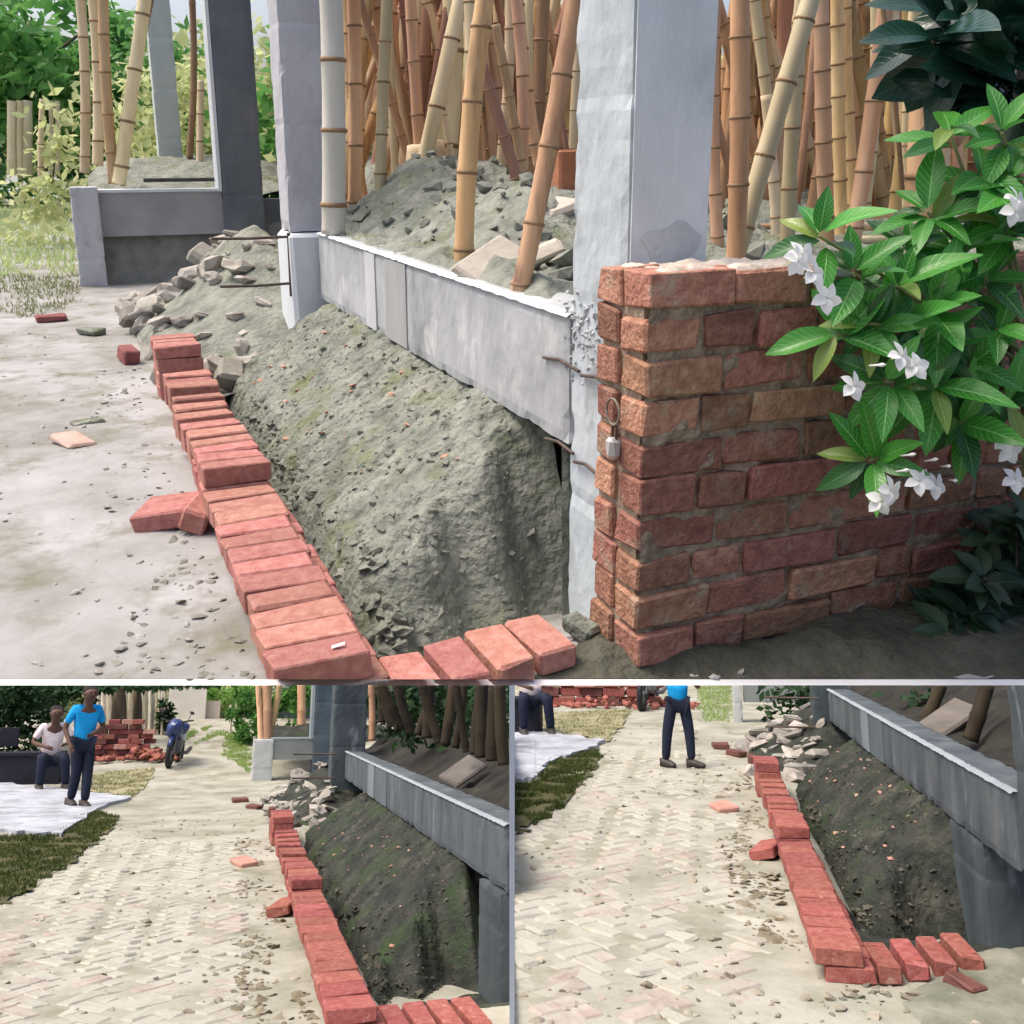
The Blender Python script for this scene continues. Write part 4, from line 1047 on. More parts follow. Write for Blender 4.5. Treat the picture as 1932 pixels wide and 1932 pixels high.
for i, (qx, y, w, h, m) in enumerate(((250, 17, 2.6, 2.2, pg), (480, 16, 2., 2.2, pg), (620, 14, 2.2, 2.4, lg), (760, 13.5, 2., 2.4, pg), (900, 13, 2., 2.4, pg), (1060, 12, 1.9, 2.4, pg), (1400, 12, 2.4, 2.4, pg), (1640, 11, 2.2, 2.4, pg), (1860, 10.5, 2.2, 2.2, lg), (30, 33, 4, 3.4, lg), (-160, 30, 4, 3.4, mg), (2080, 9, 2.2, 2.4, mg), (330, 24, 3.4, 3.6, lg), (150, 31, 4, 4.2, pg), (420, 28, 4, 4.6, pg), (560, 22, 3, 4, pg))):
    p = PA.Y(qx, 200, y)
    cloud(PA, 'bush', ['pale sunlit bush behind the far frame', 'pale sunlit bush behind the dark column', 'light green bush behind the left bamboo poles', 'pale bush behind the bamboo thicket left of centre', 'pale bush behind the bamboo thicket at centre',
          'pale bush behind the pale column', 'pale bush behind the bamboo V', 'pale bush behind the close-jointed bamboo', 'light green bush behind the upper right bamboo', 'light green bush beyond the grass, far left',
          'mid green bush outside the left edge', 'mid green bush outside the right edge', 'light green bush far behind the far frame', 'pale green bush beyond the pale posts', 'tall pale bush far behind the dark damp column', 'tall pale bush far behind the lavender column'][i],
          'bush', (p.x, y, 1.1), (w * .8, .8, h * .8), 2600, .2 if y < 20 else .3, m, None, 30 + i)
# pale fence posts and far grass
for k, (qx, w) in enumerate(((22, 15), (38, 12), (52, 16), (95, 8), (108, 9))):
    qpole(PA, (qx, 190), (qx, 330), w, 24, 'weathered pale post of the far fence at the left edge', 'pale posts of the far fence', seed=600 + k, mats=pale_b, nodes=False, ext=0)
def in_poly(x, y, poly):
    c = False
    for (x0, y0), (x1, y1) in zip(poly, poly[1:] + poly[:1]):
        if (y0 > y) != (y1 > y) and x < (x1 - x0) * (y - y0) / (y1 - y0) + x0: c = not c
    return c
def grass(P, poly, n, h, m, seed, base=None, label=None, name='grass'):
    rg = random.Random(seed)
    x0, x1 = min(p[0] for p in poly), max(p[0] for p in poly); y0, y1 = min(p[1] for p in poly), max(p[1] for p in poly)
    mb = MB(); k = 0; tries = 0
    while k < n and tries < n * 12:
        tries += 1
        x, y = rg.uniform(x0, x1), rg.uniform(y0, y1)
        if not in_poly(x + .12 * noise.noise(Vector((x * 4, y * 4, 0))), y + .3 * noise.noise(Vector((x * 3, y * 3, 7))), poly): continue
        if noise.noise(Vector((x * 3.1, y * 3.1, seed))) < -.22: continue
        z = P.gz(x, y); a = rg.uniform(0, 6.3); s = h * rg.uniform(.5, 1.3); w = s * .16
        lx, ly = rg.gauss(0, .5) * s, rg.gauss(0, .5) * s
        mb.add([(x - w * cos(a), y - w * sin(a), z - .003), (x + w * cos(a), y + w * sin(a), z - .003), (x + lx, y + ly, z + s)], [(0, 1, 2)]); k += 1
    o = obj(P, name, mb.mesh(name, m, P.u)); stuff(o); return o
ga = mat('pale_grass', PA, [(.3, (.38, .50, .20)), (.7, (.58, .66, .34))], scale=1, bump=0, rough=.7, trans=.4)
grass(PA, [(-3.5, 13.5), (-.2, 12.6), (.0, 15), (-.6, 30), (-8, 30), (-8, 16)], 15000, .10, ga, 3)
grass(PA, [(-.55, 9.4), (-.1, 10.2), (-.05, 12.5), (-1.6, 13.2), (-1.2, 11)], 1600, .05, mat('sparse_grass', PA, [(.3, (.18, .22, .10)), (.7, (.32, .34, .18))], scale=1, bump=0, trans=.3), 4)

# ================================================================== lower left and lower right scenes
zb1 = lambda x, y: ((0 + x / 2.6108) * .67083, (1910 + y / 2.6108) * .67083)
zb2 = lambda x, y: ((690 + x / 2.5421) * .67083, (1910 + y / 2.5421) * .67083)
zc5 = lambda x, y: ((1440 + x / 2.6833) * .67083, (1910 + y / 2.6833) * .67083)
zc6 = lambda x, y: ((2050 + x / 2.3277) * .67083, (1910 + y / 2.3277) * .67083)

def skin_mesh(name, J, E_, m, sub=2):
    names = list(J)
    me = bpy.data.meshes.new(name)
    me.from_pydata([J[k][0] for k in names], [(names.index(a), names.index(b)) for a, b in E_], [])
    o = bpy.data.objects.new('tmp_' + name, me); COL.objects.link(o)
    sk = o.modifiers.new('skin', 'SKIN'); sk.use_smooth_shade = True
    for i, k in enumerate(names):
        r = J[k][1]
        me.skin_vertices[0].data[i].radius = r if isinstance(r, tuple) else (r, r)
        me.skin_vertices[0].data[i].use_root = (i == 0)
    sb = o.modifiers.new('sub', 'SUBSURF'); sb.levels = sub
    dg = bpy.context.evaluated_depsgraph_get()
    out = bpy.data.meshes.new_from_object(o.evaluated_get(dg))
    bpy.data.objects.remove(o)
    out.name = name; out.materials.clear(); out.materials.append(m)
    return out
skinm = mat('skin', PB, [(.3, (.085, .045, .03)), (.7, (.13, .07, .048))], scale=8, bump=.1, rough=.6)
hairm = mat('black_hair', PB, [(.3, (.012, .011, .010)), (.7, (.03, .027, .025))], scale=30, bump=.5)
shoem = mat('dark_shoe', PB, [(.3, (.03, .028, .028)), (.7, (.07, .06, .055))], scale=20, rough=.5)
solem = mat('pale_sole', PB, [(.3, (.3, .28, .25)), (.7, (.45, .42, .38))])
def person(P, loc, rz, s, pose, label, shirtm, trouserm, group=None):
    V = lambda x, y, z: Vector((x, y, z)) * s
    t = thing(P, 'person', label, 'person', loc, (0, 0, rz), group)
    q = pose
    J = {'pelvis': (V(0, 0, q['hip']), .115 * s)}
    lean = q.get('lean', 0)
    hz = q['hip']
    def T(z, y=0): return V(0, -lean * z + y, hz + z)
    J['waist'] = (T(.16), (.125 * s, .09 * s)); J['chest'] = (T(.38), (.15 * s, .105 * s)); J['neck'] = (T(.53, -.01), .062 * s)
    J['head0'] = (T(.60, -.03 - q.get('nod', 0) * .3), .075 * s); J['head1'] = (T(.665, -.05 - q.get('nod', 0)), (.105 * s, .12 * s)); J['head2'] = (T(.745, -.03 - q.get('nod', 0)), (.10 * s, .115 * s))
    Ed = [('pelvis', 'waist'), ('waist', 'chest'), ('chest', 'neck'), ('neck', 'head0'), ('head0', 'head1'), ('head1', 'head2')]
    for sd_, nm in ((-1, 'l'), (1, 'r')):
        sh = T(.46) + V(.17 * sd_, 0, 0)
        el = V(*q['elbow_' + nm]); wr = V(*q['wrist_' + nm])
        J['sh' + nm] = (sh, .052 * s); J['el' + nm] = (el, .040 * s); J['wr' + nm] = (wr, .029 * s)
        hd = (wr - el).normalized()
        J['pa' + nm] = (wr + hd * .06 * s, (.036 * s, .020 * s))
        Ed += [('chest', 'sh' + nm), ('sh' + nm, 'el' + nm), ('el' + nm, 'wr' + nm), ('wr' + nm, 'pa' + nm)]
        side = hd.cross(Vector((.2, .9, .3))).normalized()
        for k in range(4):
            b0 = wr + hd * .095 * s + side * (k - 1.5) * .017 * s
            J['f%d%s' % (k, nm)] = (b0, .0095 * s); J['g%d%s' % (k, nm)] = (b0 + hd * (.045, .055, .05, .038)[k] * s + side.cross(hd) * .015 * s, .008 * s)
            Ed += [('pa' + nm, 'f%d%s' % (k, nm)), ('f%d%s' % (k, nm), 'g%d%s' % (k, nm))]
        J['th' + nm] = (wr + hd * .05 * s + side * .045 * s, .009 * s); Ed.append(('pa' + nm, 'th' + nm))
        kn = V(*q['knee_' + nm]); an = V(*q['ankle_' + nm])
        J['hp' + nm] = (V(.09 * sd_, 0, hz - .03), .085 * s); J['kn' + nm] = (kn, .058 * s); J['an' + nm] = (an, .040 * s)
        ft = V(*q.get('toe_' + nm, (0, -.17, -.05)))
        J['to' + nm] = (an + ft * .8, (.024 * s, .018 * s))
        Ed += [('pelvis', 'hp' + nm), ('hp' + nm, 'kn' + nm), ('kn' + nm, 'an' + nm), ('an' + nm, 'to' + nm)]
    obj(P, 'body', skin_mesh('body', J, Ed, skinm), t)
    g = lambda k, d: (J[k][0], tuple(x + d * s for x in J[k][1]) if isinstance(J[k][1], tuple) else J[k][1] + d * s)
    S = {'chest': g('chest', .022), 'waist': g('waist', .028), 'hem': (V(0, 0, hz - .04), (.155 * s, .125 * s)), 'collar': (T(.51), .07 * s)}
    ES = [('chest', 'waist'), ('waist', 'hem'), ('chest', 'collar')]
    for nm in 'lr':
        S['sh' + nm] = g('sh' + nm, .022); S['sl' + nm] = (J['sh' + nm][0].lerp(J['el' + nm][0], .82), .058 * s)
        ES += [('chest', 'sh' + nm), ('sh' + nm, 'sl' + nm)]
    obj(P, 'shirt', skin_mesh('shirt', S, ES, shirtm), t)
    Tt = {'pelvis': g('pelvis', .012)}; ET = []
    for nm in 'lr':
        Tt['hp' + nm] = g('hp' + nm, .014); Tt['kn' + nm] = g('kn' + nm, .022); Tt['an' + nm] = (J['an' + nm][0] + V(0, 0, .01), .062 * s)
        ET += [('pelvis', 'hp' + nm), ('hp' + nm, 'kn' + nm), ('kn' + nm, 'an' + nm)]
    obj(P, 'trousers', skin_mesh('trousers', Tt, ET, trouserm), t)
    for nm in 'lr':
        a = J['an' + nm][0]; d = V(*q.get('toe_' + nm, (0, -.17, -.05)))
        Sh = {'a': (a + V(0, 0, -.02), .062 * s), 'b': (a + d * .6 + V(0, 0, -.005), (.056 * s, .046 * s)), 'c': (a + d * 1.15 + V(0, 0, -.0), (.048 * s, .036 * s)), 'h': (a - d * .28 + V(0, 0, -.035), .048 * s)}
        so = obj(P, 'shoe', skin_mesh('shoe', Sh, [('a', 'b'), ('b', 'c'), ('a', 'h')], shoem), t)
    H = {'a': (J['head2'][0] + V(0, .012, .03), (.118 * s, .128 * s)), 'b': (J['head2'][0] + V(0, .05, -.03), (.115 * s, .10 * s)), 'c': (J['head1'][0] + V(0, .06, -.02), .085 * s)}
    obj(P, 'hair', skin_mesh('hair', H, [('a', 'b'), ('b', 'c')], hairm), t)
    hc = J['head1'][0]; fm = MB()
    fm.rock(hc + V(0, -.10, 0), .018 * s, 1, .1, 1.2)
    for sd_ in (-1, 1): fm.rock(hc + V(.085 * sd_, 0, 0), .022 * s, 1, .1, 1.4)
    obj(P, 'nose_and_ears', fm.mesh('nose_and_ears', skinm, 1, True), t)
    ey = MB()
    for sd_ in (-1, 1): ey.rock(hc + V(.035 * sd_, -.085, .025), .010 * s, 1, 0, .7)
    ey.box(hc + V(-.025, -.095, -.048), hc + V(.025, -.088, -.042))
    obj(P, 'eyes_and_mouth', ey.mesh('eyes_and_mouth', hairm, 1), t)
    return t
blue = mat('bright_blue_cloth', PB, [(.3, (.0, .24, .58)), (.7, (.01, .36, .75))], scale=4, bump=.3, bscale=12, rough=.8, bdist=.02)
navy = mat('navy_trousers', PB, [(.3, (.006, .010, .025)), (.7, (.016, .022, .045))], scale=4, bump=.3, bscale=12, bdist=.02)
pink = mat('pale_pink_check', PB, [(.3, (.55, .42, .42)), (.5, (.72, .60, .60)), (.7, (.78, .74, .74))], scale=14, bump=.3, bscale=12, bdist=.02)
stand = dict(hip=.90, lean=.03, nod=.05, elbow_l=(-.27, .03, 1.10), wrist_l=(-.23, -.14, .88), elbow_r=(.26, -.02, 1.10), wrist_r=(.04, -.24, 1.02),
             knee_l=(-.07, -.06, .48), ankle_l=(-.06, .10, .10), knee_r=(.07, -.10, .48), ankle_r=(.06, -.14, .08))
sit = dict(hip=.49, lean=.10, nod=.06, elbow_l=(-.30, -.10, .72), wrist_l=(-.12, -.34, .66), elbow_r=(.30, -.12, .74), wrist_r=(.16, -.40, .70),
           knee_l=(-.17, -.46, .52), ankle_l=(-.16, -.44, .08), knee_r=(.16, -.47, .52), ankle_r=(.22, -.40, .08))
pB = PB.hit(*zb1(560, 948))
person(PB, pB, .45, 1.05, stand, 'standing person in bright blue shirt and dark trousers, arm across the belly, lower left scene', blue, navy)
pS = PB.hit(*zb1(315, 828))
person(PB, pS + Vector((.0, .42, 0)), .25, 1.12, sit, 'seated person in pale pink checked shirt on the dark bench, lower left scene', pink, navy)
pC = PC.hit(*zc5(1265, 665))
stC = dict(stand); stC.update(knee_l=(-.17, -.02, .48), ankle_l=(-.19, .03, .08), knee_r=(.15, -.03, .48), ankle_r=(.17, -.04, .08), toe_l=(.10, -.13, -.05), toe_r=(.15, -.10, -.05))
stC.update(elbow_l=(-.30, .0, 1.10), wrist_l=(-.16, -.24, 1.22), elbow_r=(.30, -.05, 1.10), wrist_r=(.14, -.26, 1.25))
person(PC, pC, .25, .76, stC, 'standing person seen from the chest down, blue shirt over navy trousers, lower right scene', blue, navy)
pSC = PC.hit(*zc5(120, 430))
person(PC, pSC + Vector((-.02, .40, 0)), .3, 1.0, sit, 'seated person seen from the lap down at the left edge, dark trousers, lower right scene', pink, navy)

# bench and pad
dk = mat('dark_bench', PB, [(.3, (.006, .007, .014)), (.7, (.016, .017, .03))], scale=4, rough=.7)
def bench(P, loc, L_, hgt, d, label, back=True):
    b = thing(P, 'bench', label, 'bench', loc)
    obj(P, 'seat', MB().cbox((L_, d, .07), .012, 0, T=Matrix.Translation((0, 0, hgt - .07))).mesh('seat', dk, P.u), b)
    obj(P, 'front_panel', MB().box((-L_ / 2 + .03, -d / 2 + .03, 0), (L_ / 2 - .03, -d / 2 + .07, hgt - .075)).mesh('front_panel', dk, P.u), b)
    for sd_ in (-1, 1): obj(P, 'leg', MB().box((sd_ * (L_ / 2 - .07) - .05, -d / 2 + .075, 0), (sd_ * (L_ / 2 - .07) + .05, d / 2 - .03, hgt - .075)).mesh('leg', dk, P.u), b)
    if back:
        obj(P, 'backrest', MB().cbox((.34, .05, .34), .01, 0, T=Matrix.Translation((L_ * .1, d / 2 - .05, hgt + .08))).mesh('backrest', dk, P.u), b)
    return b
bb = PB.hit(*zb1(200, 775))
bench(PB, bb + Vector((-.75, .25, 0)), 2.6, .56, .55, 'long dark bench under the seated person, lower left scene')
bench(PC, PC.hit(*zc5(20, 430)) + Vector((-.5, .55, 0)), 1.6, .48, .4, 'dark bench at the left edge behind the seated person, lower right scene', False)
padm = mat('pale_concrete_pad', PB, [(.3, (.28, .30, .335)), (.5, (.41, .435, .48)), (.75, (.52, .55, .60))], scale=2.2, bump=.3, bscale=14, spots=(2.5, .50, .66, (.26, .265, .28)))
def pad(P, pts, name, label):
    v = [P.hit(*p) for p in pts]
    out = []
    for a, b in zip(v, v[1:] + v[:1]):                      # a ragged, broken edge
        for k in range(8):
            f = k / 8; p = a.lerp(b, f); j = .05 if k else .02
            out.append(Vector((p.x + random.uniform(-j, j), p.y + random.uniform(-j, j) * 3, 0)))
    zt_ = .045; n = len(out); mb = MB()
    mb.add([(p.x, p.y, P.gz(p.x, p.y) + zt_) for p in out] + [(p.x, p.y, P.gz(p.x, p.y) - .15) for p in out],
           [tuple(range(n))] + [(k, (k + 1) % n, n + (k + 1) % n, n + k) for k in range(n)])
    return struct(P, name, mb.mesh(name, padm, 1))
pad(PB, [zb1(-900, 800), zb1(40, 775), zb1(500, 830), zb1(960, 880), zb1(690, 985), zb1(440, 1160), zb1(40, 1130), zb1(-900, 1100)], 'concrete_pad', '')
pad(PC, [zc5(-60, 430), zc5(250, 420), zc5(710, 488), zc5(450, 590), zc5(240, 670), zc5(165, 785), zc5(-60, 790)], 'concrete_pad', '')

# grass verges
gd = mat('dark_verge_grass', PB, [(.3, (.035, .055, .012)), (.7, (.085, .11, .025))], scale=2, bump=0, trans=.2)
gl2 = mat('olive_verge_grass', PB, [(.3, (.20, .21, .08)), (.7, (.32, .33, .14))], scale=2, bump=0, trans=.2)
mossm = mat('verge_earth', PB, [(.3, (.040, .045, .016)), (.5, (.075, .075, .03)), (.75, (.15, .12, .07))], scale=4, bump=.8, bscale=25)
def G2(P, f, pts): return [tuple(P.hit(*f(*p)).xy) for p in pts]
def verge(P, poly, n, h, m, seed, sheet=None):
    o = grass(P, poly, n, h, m, seed)
    if sheet:
        rg = random.Random(seed); out = []
        for a, b in zip(poly, poly[1:] + poly[:1]):
            for k in range(7):
                f = k / 7; out.append((a[0] + (b[0] - a[0]) * f + rg.uniform(-.06, .06), a[1] + (b[1] - a[1]) * f + rg.uniform(-.15, .15)))
        x0, x1 = min(p[0] for p in out), max(p[0] for p in out); y0, y1 = min(p[1] for p in out), max(p[1] for p in out)
        xs, ys = lin(x0, x1, .05), lin(y0, y1, .08)
        mb = MB(); nx = len(xs)
        for y in ys:
            for x in xs: mb.v.append(Vector((x, y, P.gz(x, y) + .012 + abs(fb(x, y, 5, .02)))))
        for j in range(len(ys) - 1):
            for i in range(nx - 1):
                cx_, cy_ = (xs[i] + xs[i + 1]) / 2, (ys[j] + ys[j + 1]) / 2
                if in_poly(cx_, cy_, out):
                    a = j * nx + i; mb.f.append((a, a + 1, a + nx + 1, a + nx)); mb.mi.append(0)
        struct(P, 'verge', mb.mesh('verge', sheet, 1, True))
verge(PB, G2(PB, zb1, [(690, 975), (890, 1030), (700, 1200), (480, 1380), (60, 1640), (-500, 1640), (-500, 1180), (40, 1170), (440, 1165), (560, 1030)]), 16000, .05, gd, 5, mossm)
verge(PC, G2(PC, zc5, [(640, 530), (660, 620), (560, 760), (350, 980), (140, 1150), (-120, 1160), (-120, 800), (170, 795), (235, 675), (450, 592)]), 13000, .045, gd, 6, mossm)
ol = mat('olive_verge_earth', PB, [(.3, (.20, .19, .10)), (.6, (.34, .31, .20)), (.8, (.42, .40, .30))], scale=2.5, bump=.6, bscale=20)
verge(PB, G2(PB, zb1, [(680, 690), (1130, 660), (1080, 780), (960, 870), (660, 830)]), 3500, .05, gl2, 7, ol)
verge(PC, G2(PC, zc5, [(215, 260), (900, 240), (850, 340), (720, 480), (260, 415)]), 5000, .045, gl2, 8, ol)
gf = mat('bright_verge_grass', PB, [(.3, (.20, .32, .08)), (.7, (.36, .46, .16))], scale=2, bump=0, trans=.35)
verge(PB, G2(PB, zb1, [(1400, 500), (1590, 380), (1660, 400), (1640, 560), (1840, 700), (1850, 480), (1700, 380)]), 3500, .06, gf, 9)
verge(PB, G2(PB, zb1, [(1330, 470), (1560, 350), (1420, 380), (1320, 420)]), 1500, .06, gf, 10)
verge(PC, G2(PC, zc5, [(1400, 60), (1650, 60), (1660, 330), (1450, 330), (1400, 180)]), 3000, .05, gf, 11)

# dark soil and plinth behind, columns and bamboo of the two lanes
def back_heap(P, xa, ya, yb, z0, label):
    def zz(x, y): return z0 + .35 * sm(xa + .1, xa + .9, x) + fb(x, y, 2, .08) + fb(x, y, 7, .03)
    return tag(obj(P, 'soil_heap', grid_mb(lin(xa, xa + 3.5, .06) + [xa + 3.56], [ya - .03] + lin(ya, yb, .12), lambda x, y: -.4 if y < ya or x > xa + 3.52 else zz(x, y)).mesh('soil_heap', mat('shade_black_soil', P, [(.3, (.010, .010, .008)), (.6, (.028, .026, .02)), (.8, (.06, .053, .04))], scale=5, bump=1.0, bscale=22), 1, True)), label, 'soil heap')  # heap colour blackened to paint the deep shade behind the plinth
back_heap(PB, 1.86, 5.5, 17, .76, 'dark soil heap behind the plinth beam, lower left scene')
back_heap(PC, 1.61, 5.9, 14, .72, 'dark soil heap behind the plinth beam, lower right scene')
slate = mat('shade_slate_concrete', PB, [(.25, (.028, .038, .044)), (.5, (.052, .068, .075)), (.8, (.085, .105, .11))], scale=3.2, bump=.35, bscale=25, stretch=(1, 1, .35), spots=(4, .6, .75, (.20, .23, .24)))  # lane columns carry the tree shade in their colour
column(PB, 1.42, 1.90, 15.2, 15.7, .2, 3, slate, 'slate grey column at the far end of the plinth, lower left scene')
column(PC, 1.20, 1.62, 12.2, 12.6, .1, 3, slate, 'slate grey column at the far end of the plinth, lower right scene')
column(PB, 1.585, 1.90, 6.15, 6.72, -.4, .476, slate, 'dark column stub at the near end of the plinth, lower left scene')
column(PC, 1.365, 1.72, 5.78, 6.5, -.4, .446, slate, 'slate grey column stub under the plinth\'s near end, lower right scene')
column(PC, 1.37, 1.72, 4.7, 5.12, -.2, 2, slate, 'slate blue column at the right edge, lower right scene')
for P, xc, y, zs_, wh in ((PB, 1.42, 15.15, (.82, .50), 'lower left'), (PC, 1.20, 12.15, (.70, .38), 'lower right')):
    for k, z in enumerate(zs_):
        tag(obj(P, 'rebar_rod', MB().tube([(xc + .05, y, z), (xc - .55, y - .05, z + .005)], .011, 8).mesh('rebar_rod', rb, 1)), 'dark %s rod jutting left from the far column, %s scene' % (('upper', 'lower')[k], wh), 'rebar')
def far_frame(P, f, y, post, beam, col, wh):
    a, b = P.Y(*f(post[0], post[2]), y), P.Y(*f(post[1], post[3]), y)
    column(P, a.x, b.x, y, y + .35, P.gz(a.x, y) - .1, P.Y(*f(post[0], post[2]), y).z, M_concw(P) if 0 else mat('pale_stub', P, [(.3, (.36, .38, .37)), (.7, (.5, .52, .50))], scale=2, bump=.3), 'pale stub post of the far frame, %s' % wh)
    p, q = P.Y(*f(beam[0], beam[2]), y), P.Y(*f(beam[1], beam[3]), y)
    bo = tag(obj(P, 'sill_beam', MB().box((p.x, y + .03, q.z), (q.x, y + .33, p.z)).mesh('sill_beam', mat('grey_far_beam', P, [(.3, (.15, .17, .165)), (.7, (.24, .26, .25))], scale=2, bump=.3), 1)), 'grey sill beam of the far frame, %s' % wh, 'concrete beam')
    obj(P, 'pale_rim', MB().box((p.x, y + .02, p.z), (q.x, y + .30, p.z + .03)).mesh('pale_rim', M_concw(P), 1), bo)
    if col:
        p, q = P.Y(*f(col[0], col[2]), y), P.Y(*f(col[1], col[3]), y)
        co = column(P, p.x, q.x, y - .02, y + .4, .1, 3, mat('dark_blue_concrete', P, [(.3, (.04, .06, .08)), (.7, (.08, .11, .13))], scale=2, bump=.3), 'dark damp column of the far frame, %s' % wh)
        obj(P, 'lit_edge', MB().box((p.x - .06, y, P.Y(*f(beam[0], beam[2]), y).z), (p.x - .002, y + .36, 3)).mesh('lit_edge', M_concw(P), 1), co)  # lit inner face painted as a paler strip
far_frame(PB, zb2, 20.6, (60, 185, 432, 770), (185, 690, 432, 570), (505, 690, 40, 560), 'lower left scene')
far_frame(PC, zc6, 16.6, (25, 95, 35, 330), (95, 640, 20, 160), None, 'lower right scene')
tag(obj(PB, 'soil_heap', grid_mb(lin(.75, 3.2, .08), lin(21, 23.5, .15), lambda x, y: .78 + .25 * sm(21, 22.4, y) + fb(x, y, 2, .06)).mesh('soil_heap', M_soil(PB), 1, True)), 'small soil heap inside the far frame, lower left scene', 'soil heap')
bcol = [None, None, None]
bmB = M_bamboo(PB)
dkB = mat('shade_dark_bamboo', PB, [(.25, (.010, .007, .004)), (.5, (.024, .017, .009)), (.75, (.05, .036, .019))], scale=5, bump=.2, stretch=(1, 1, .14), rnd=.3)  # shade behind the plinths is put into the bamboo colour
for k, (t, b, w, y, m, lb) in enumerate((((90, 40), (110, 430), 10, 20.9, None, 'pale tan bamboo pole, leftmost in the far frame, lower left scene'), ((150, 40), (150, 430), 18, 20.95, None, 'stout tan bamboo pole in the far frame, lower left scene'),
        ((245, 40), (165, 430), 12, 21., None, 'tan bamboo pole leaning right in the far frame, lower left scene'), ((400, 40), (400, 330), 16, 23, None, 'yellowish bamboo pole inside the far frame, lower left scene'),
        ((900, 40), (905, 440), 13, 14.6, None, 'pale tan bamboo pole against the slate column, lower left scene'))):
    qpole(PB, zb2(*t), zb2(*b), w, y, lb, seed=700 + k, mats=m, ext=0, nodes=False)
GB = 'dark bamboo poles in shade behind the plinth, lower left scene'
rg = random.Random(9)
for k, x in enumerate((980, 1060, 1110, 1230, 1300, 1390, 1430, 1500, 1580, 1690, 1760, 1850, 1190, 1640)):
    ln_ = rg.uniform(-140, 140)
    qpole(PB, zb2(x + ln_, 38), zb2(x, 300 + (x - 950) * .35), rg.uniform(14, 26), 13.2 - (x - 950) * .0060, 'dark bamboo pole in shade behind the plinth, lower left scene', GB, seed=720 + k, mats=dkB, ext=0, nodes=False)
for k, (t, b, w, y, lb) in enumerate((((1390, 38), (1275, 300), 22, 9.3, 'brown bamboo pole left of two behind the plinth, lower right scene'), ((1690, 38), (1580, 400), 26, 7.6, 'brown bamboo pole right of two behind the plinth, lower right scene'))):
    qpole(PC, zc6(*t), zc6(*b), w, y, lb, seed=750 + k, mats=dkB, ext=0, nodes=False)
for P, q, y, wh in ((PB, zb2(1560, 680), 9.5, 'lower left'), (PC, zc6(1450, 280), 8.4, 'lower right')):
    tag(obj(P, 'broken_slab', MB().cbox((.42, .24, .05), .012, .012).mesh('broken_slab', mat('slab_grey', P, [(.3, (.10, .088, .075)), (.7, (.18, .16, .14))], scale=5), 1), None, P.Y(*q, y), (.3, -.45, .5)), 'tilted slab lying on the soil behind the plinth, %s scene' % wh, 'concrete slab')

# stray bricks of the two lanes
dkr = mat('dark_red_brick', PB, [(.3, (.10, .04, .035)), (.7, (.18, .075, .06))], scale=8, bump=.5)
fad = mat('faded_brick', PB, [(.3, (.38, .18, .13)), (.7, (.55, .32, .26))], scale=8)
stray(PB, zb1(1760, 905), (.24, .3, .06), (0, 0, .1), 'dark brick bit alone on the lane, left of two, lower left scene', dkr)
stray(PB, zb1(1870, 955), (.14, .3, .06), (0, 0, .6), 'dark stone bit right of the dark brick bit, lower left scene', dkr, 'stray_stone', 'stone')
stray(PB, zb1(1790, 1370), (.18, .3, .05), (.1, -.1, .4), 'broken pinkish brick bit on the lane\'s right edge, lower left scene', fad)
stray(PC, zc5(1575, 525), (.2, .26, .06), (0, 0, .05), 'dark brick bit alone on the lane, left of two, lower right scene', dkr)
stray(PC, zc5(1692, 585), (.12, .26, .06), (0, 0, .6), 'dark stone bit right of the dark brick bit, lower right scene', dkr, 'stray_stone', 'stone')
stray(PC, zc5(1600, 990), (.18, .22, .05), (.1, -.1, .4), 'broken pinkish brick bit on the lane\'s right edge, lower right scene', fad)
zb3 = lambda x, y: ((690 + x / 2.5421) * .67083, (2200 + y / 2.5421) * .67083)
zc7 = lambda x, y: ((2050 + x / 2.3277) * .67083, (2200 + y / 2.3277) * .67083)
stray(PB, zb3(285, 930), (.17, .42, .075), (0, -.22, -.3), 'loose red brick tipped against the row\'s left side, lower left scene')
stray(PC, zc7(265, 490), (.17, .36, .075), (0, -.22, -.3), 'loose red brick tipped against the row\'s left side, lower right scene')
stray(PB, zb2(185, 1010), (.08, .3, .16), (0, 0, 0), 'brick standing at the left of the far stack, lower left scene', dkr)
stray(PC, zc6(150, 600), (.07, .3, .15), (0, 0, 0), 'brick standing at the left of the far stack, lower right scene', dkr)
for P, f, q, wh in ((PC, zc7, (1550, 1360), 'lower right'),):
    stray(P, f(*q), (.10, .15, .04), (.2, .1, .7), 'half buried brown brick bit right of the short arm, lower right scene', dkr)

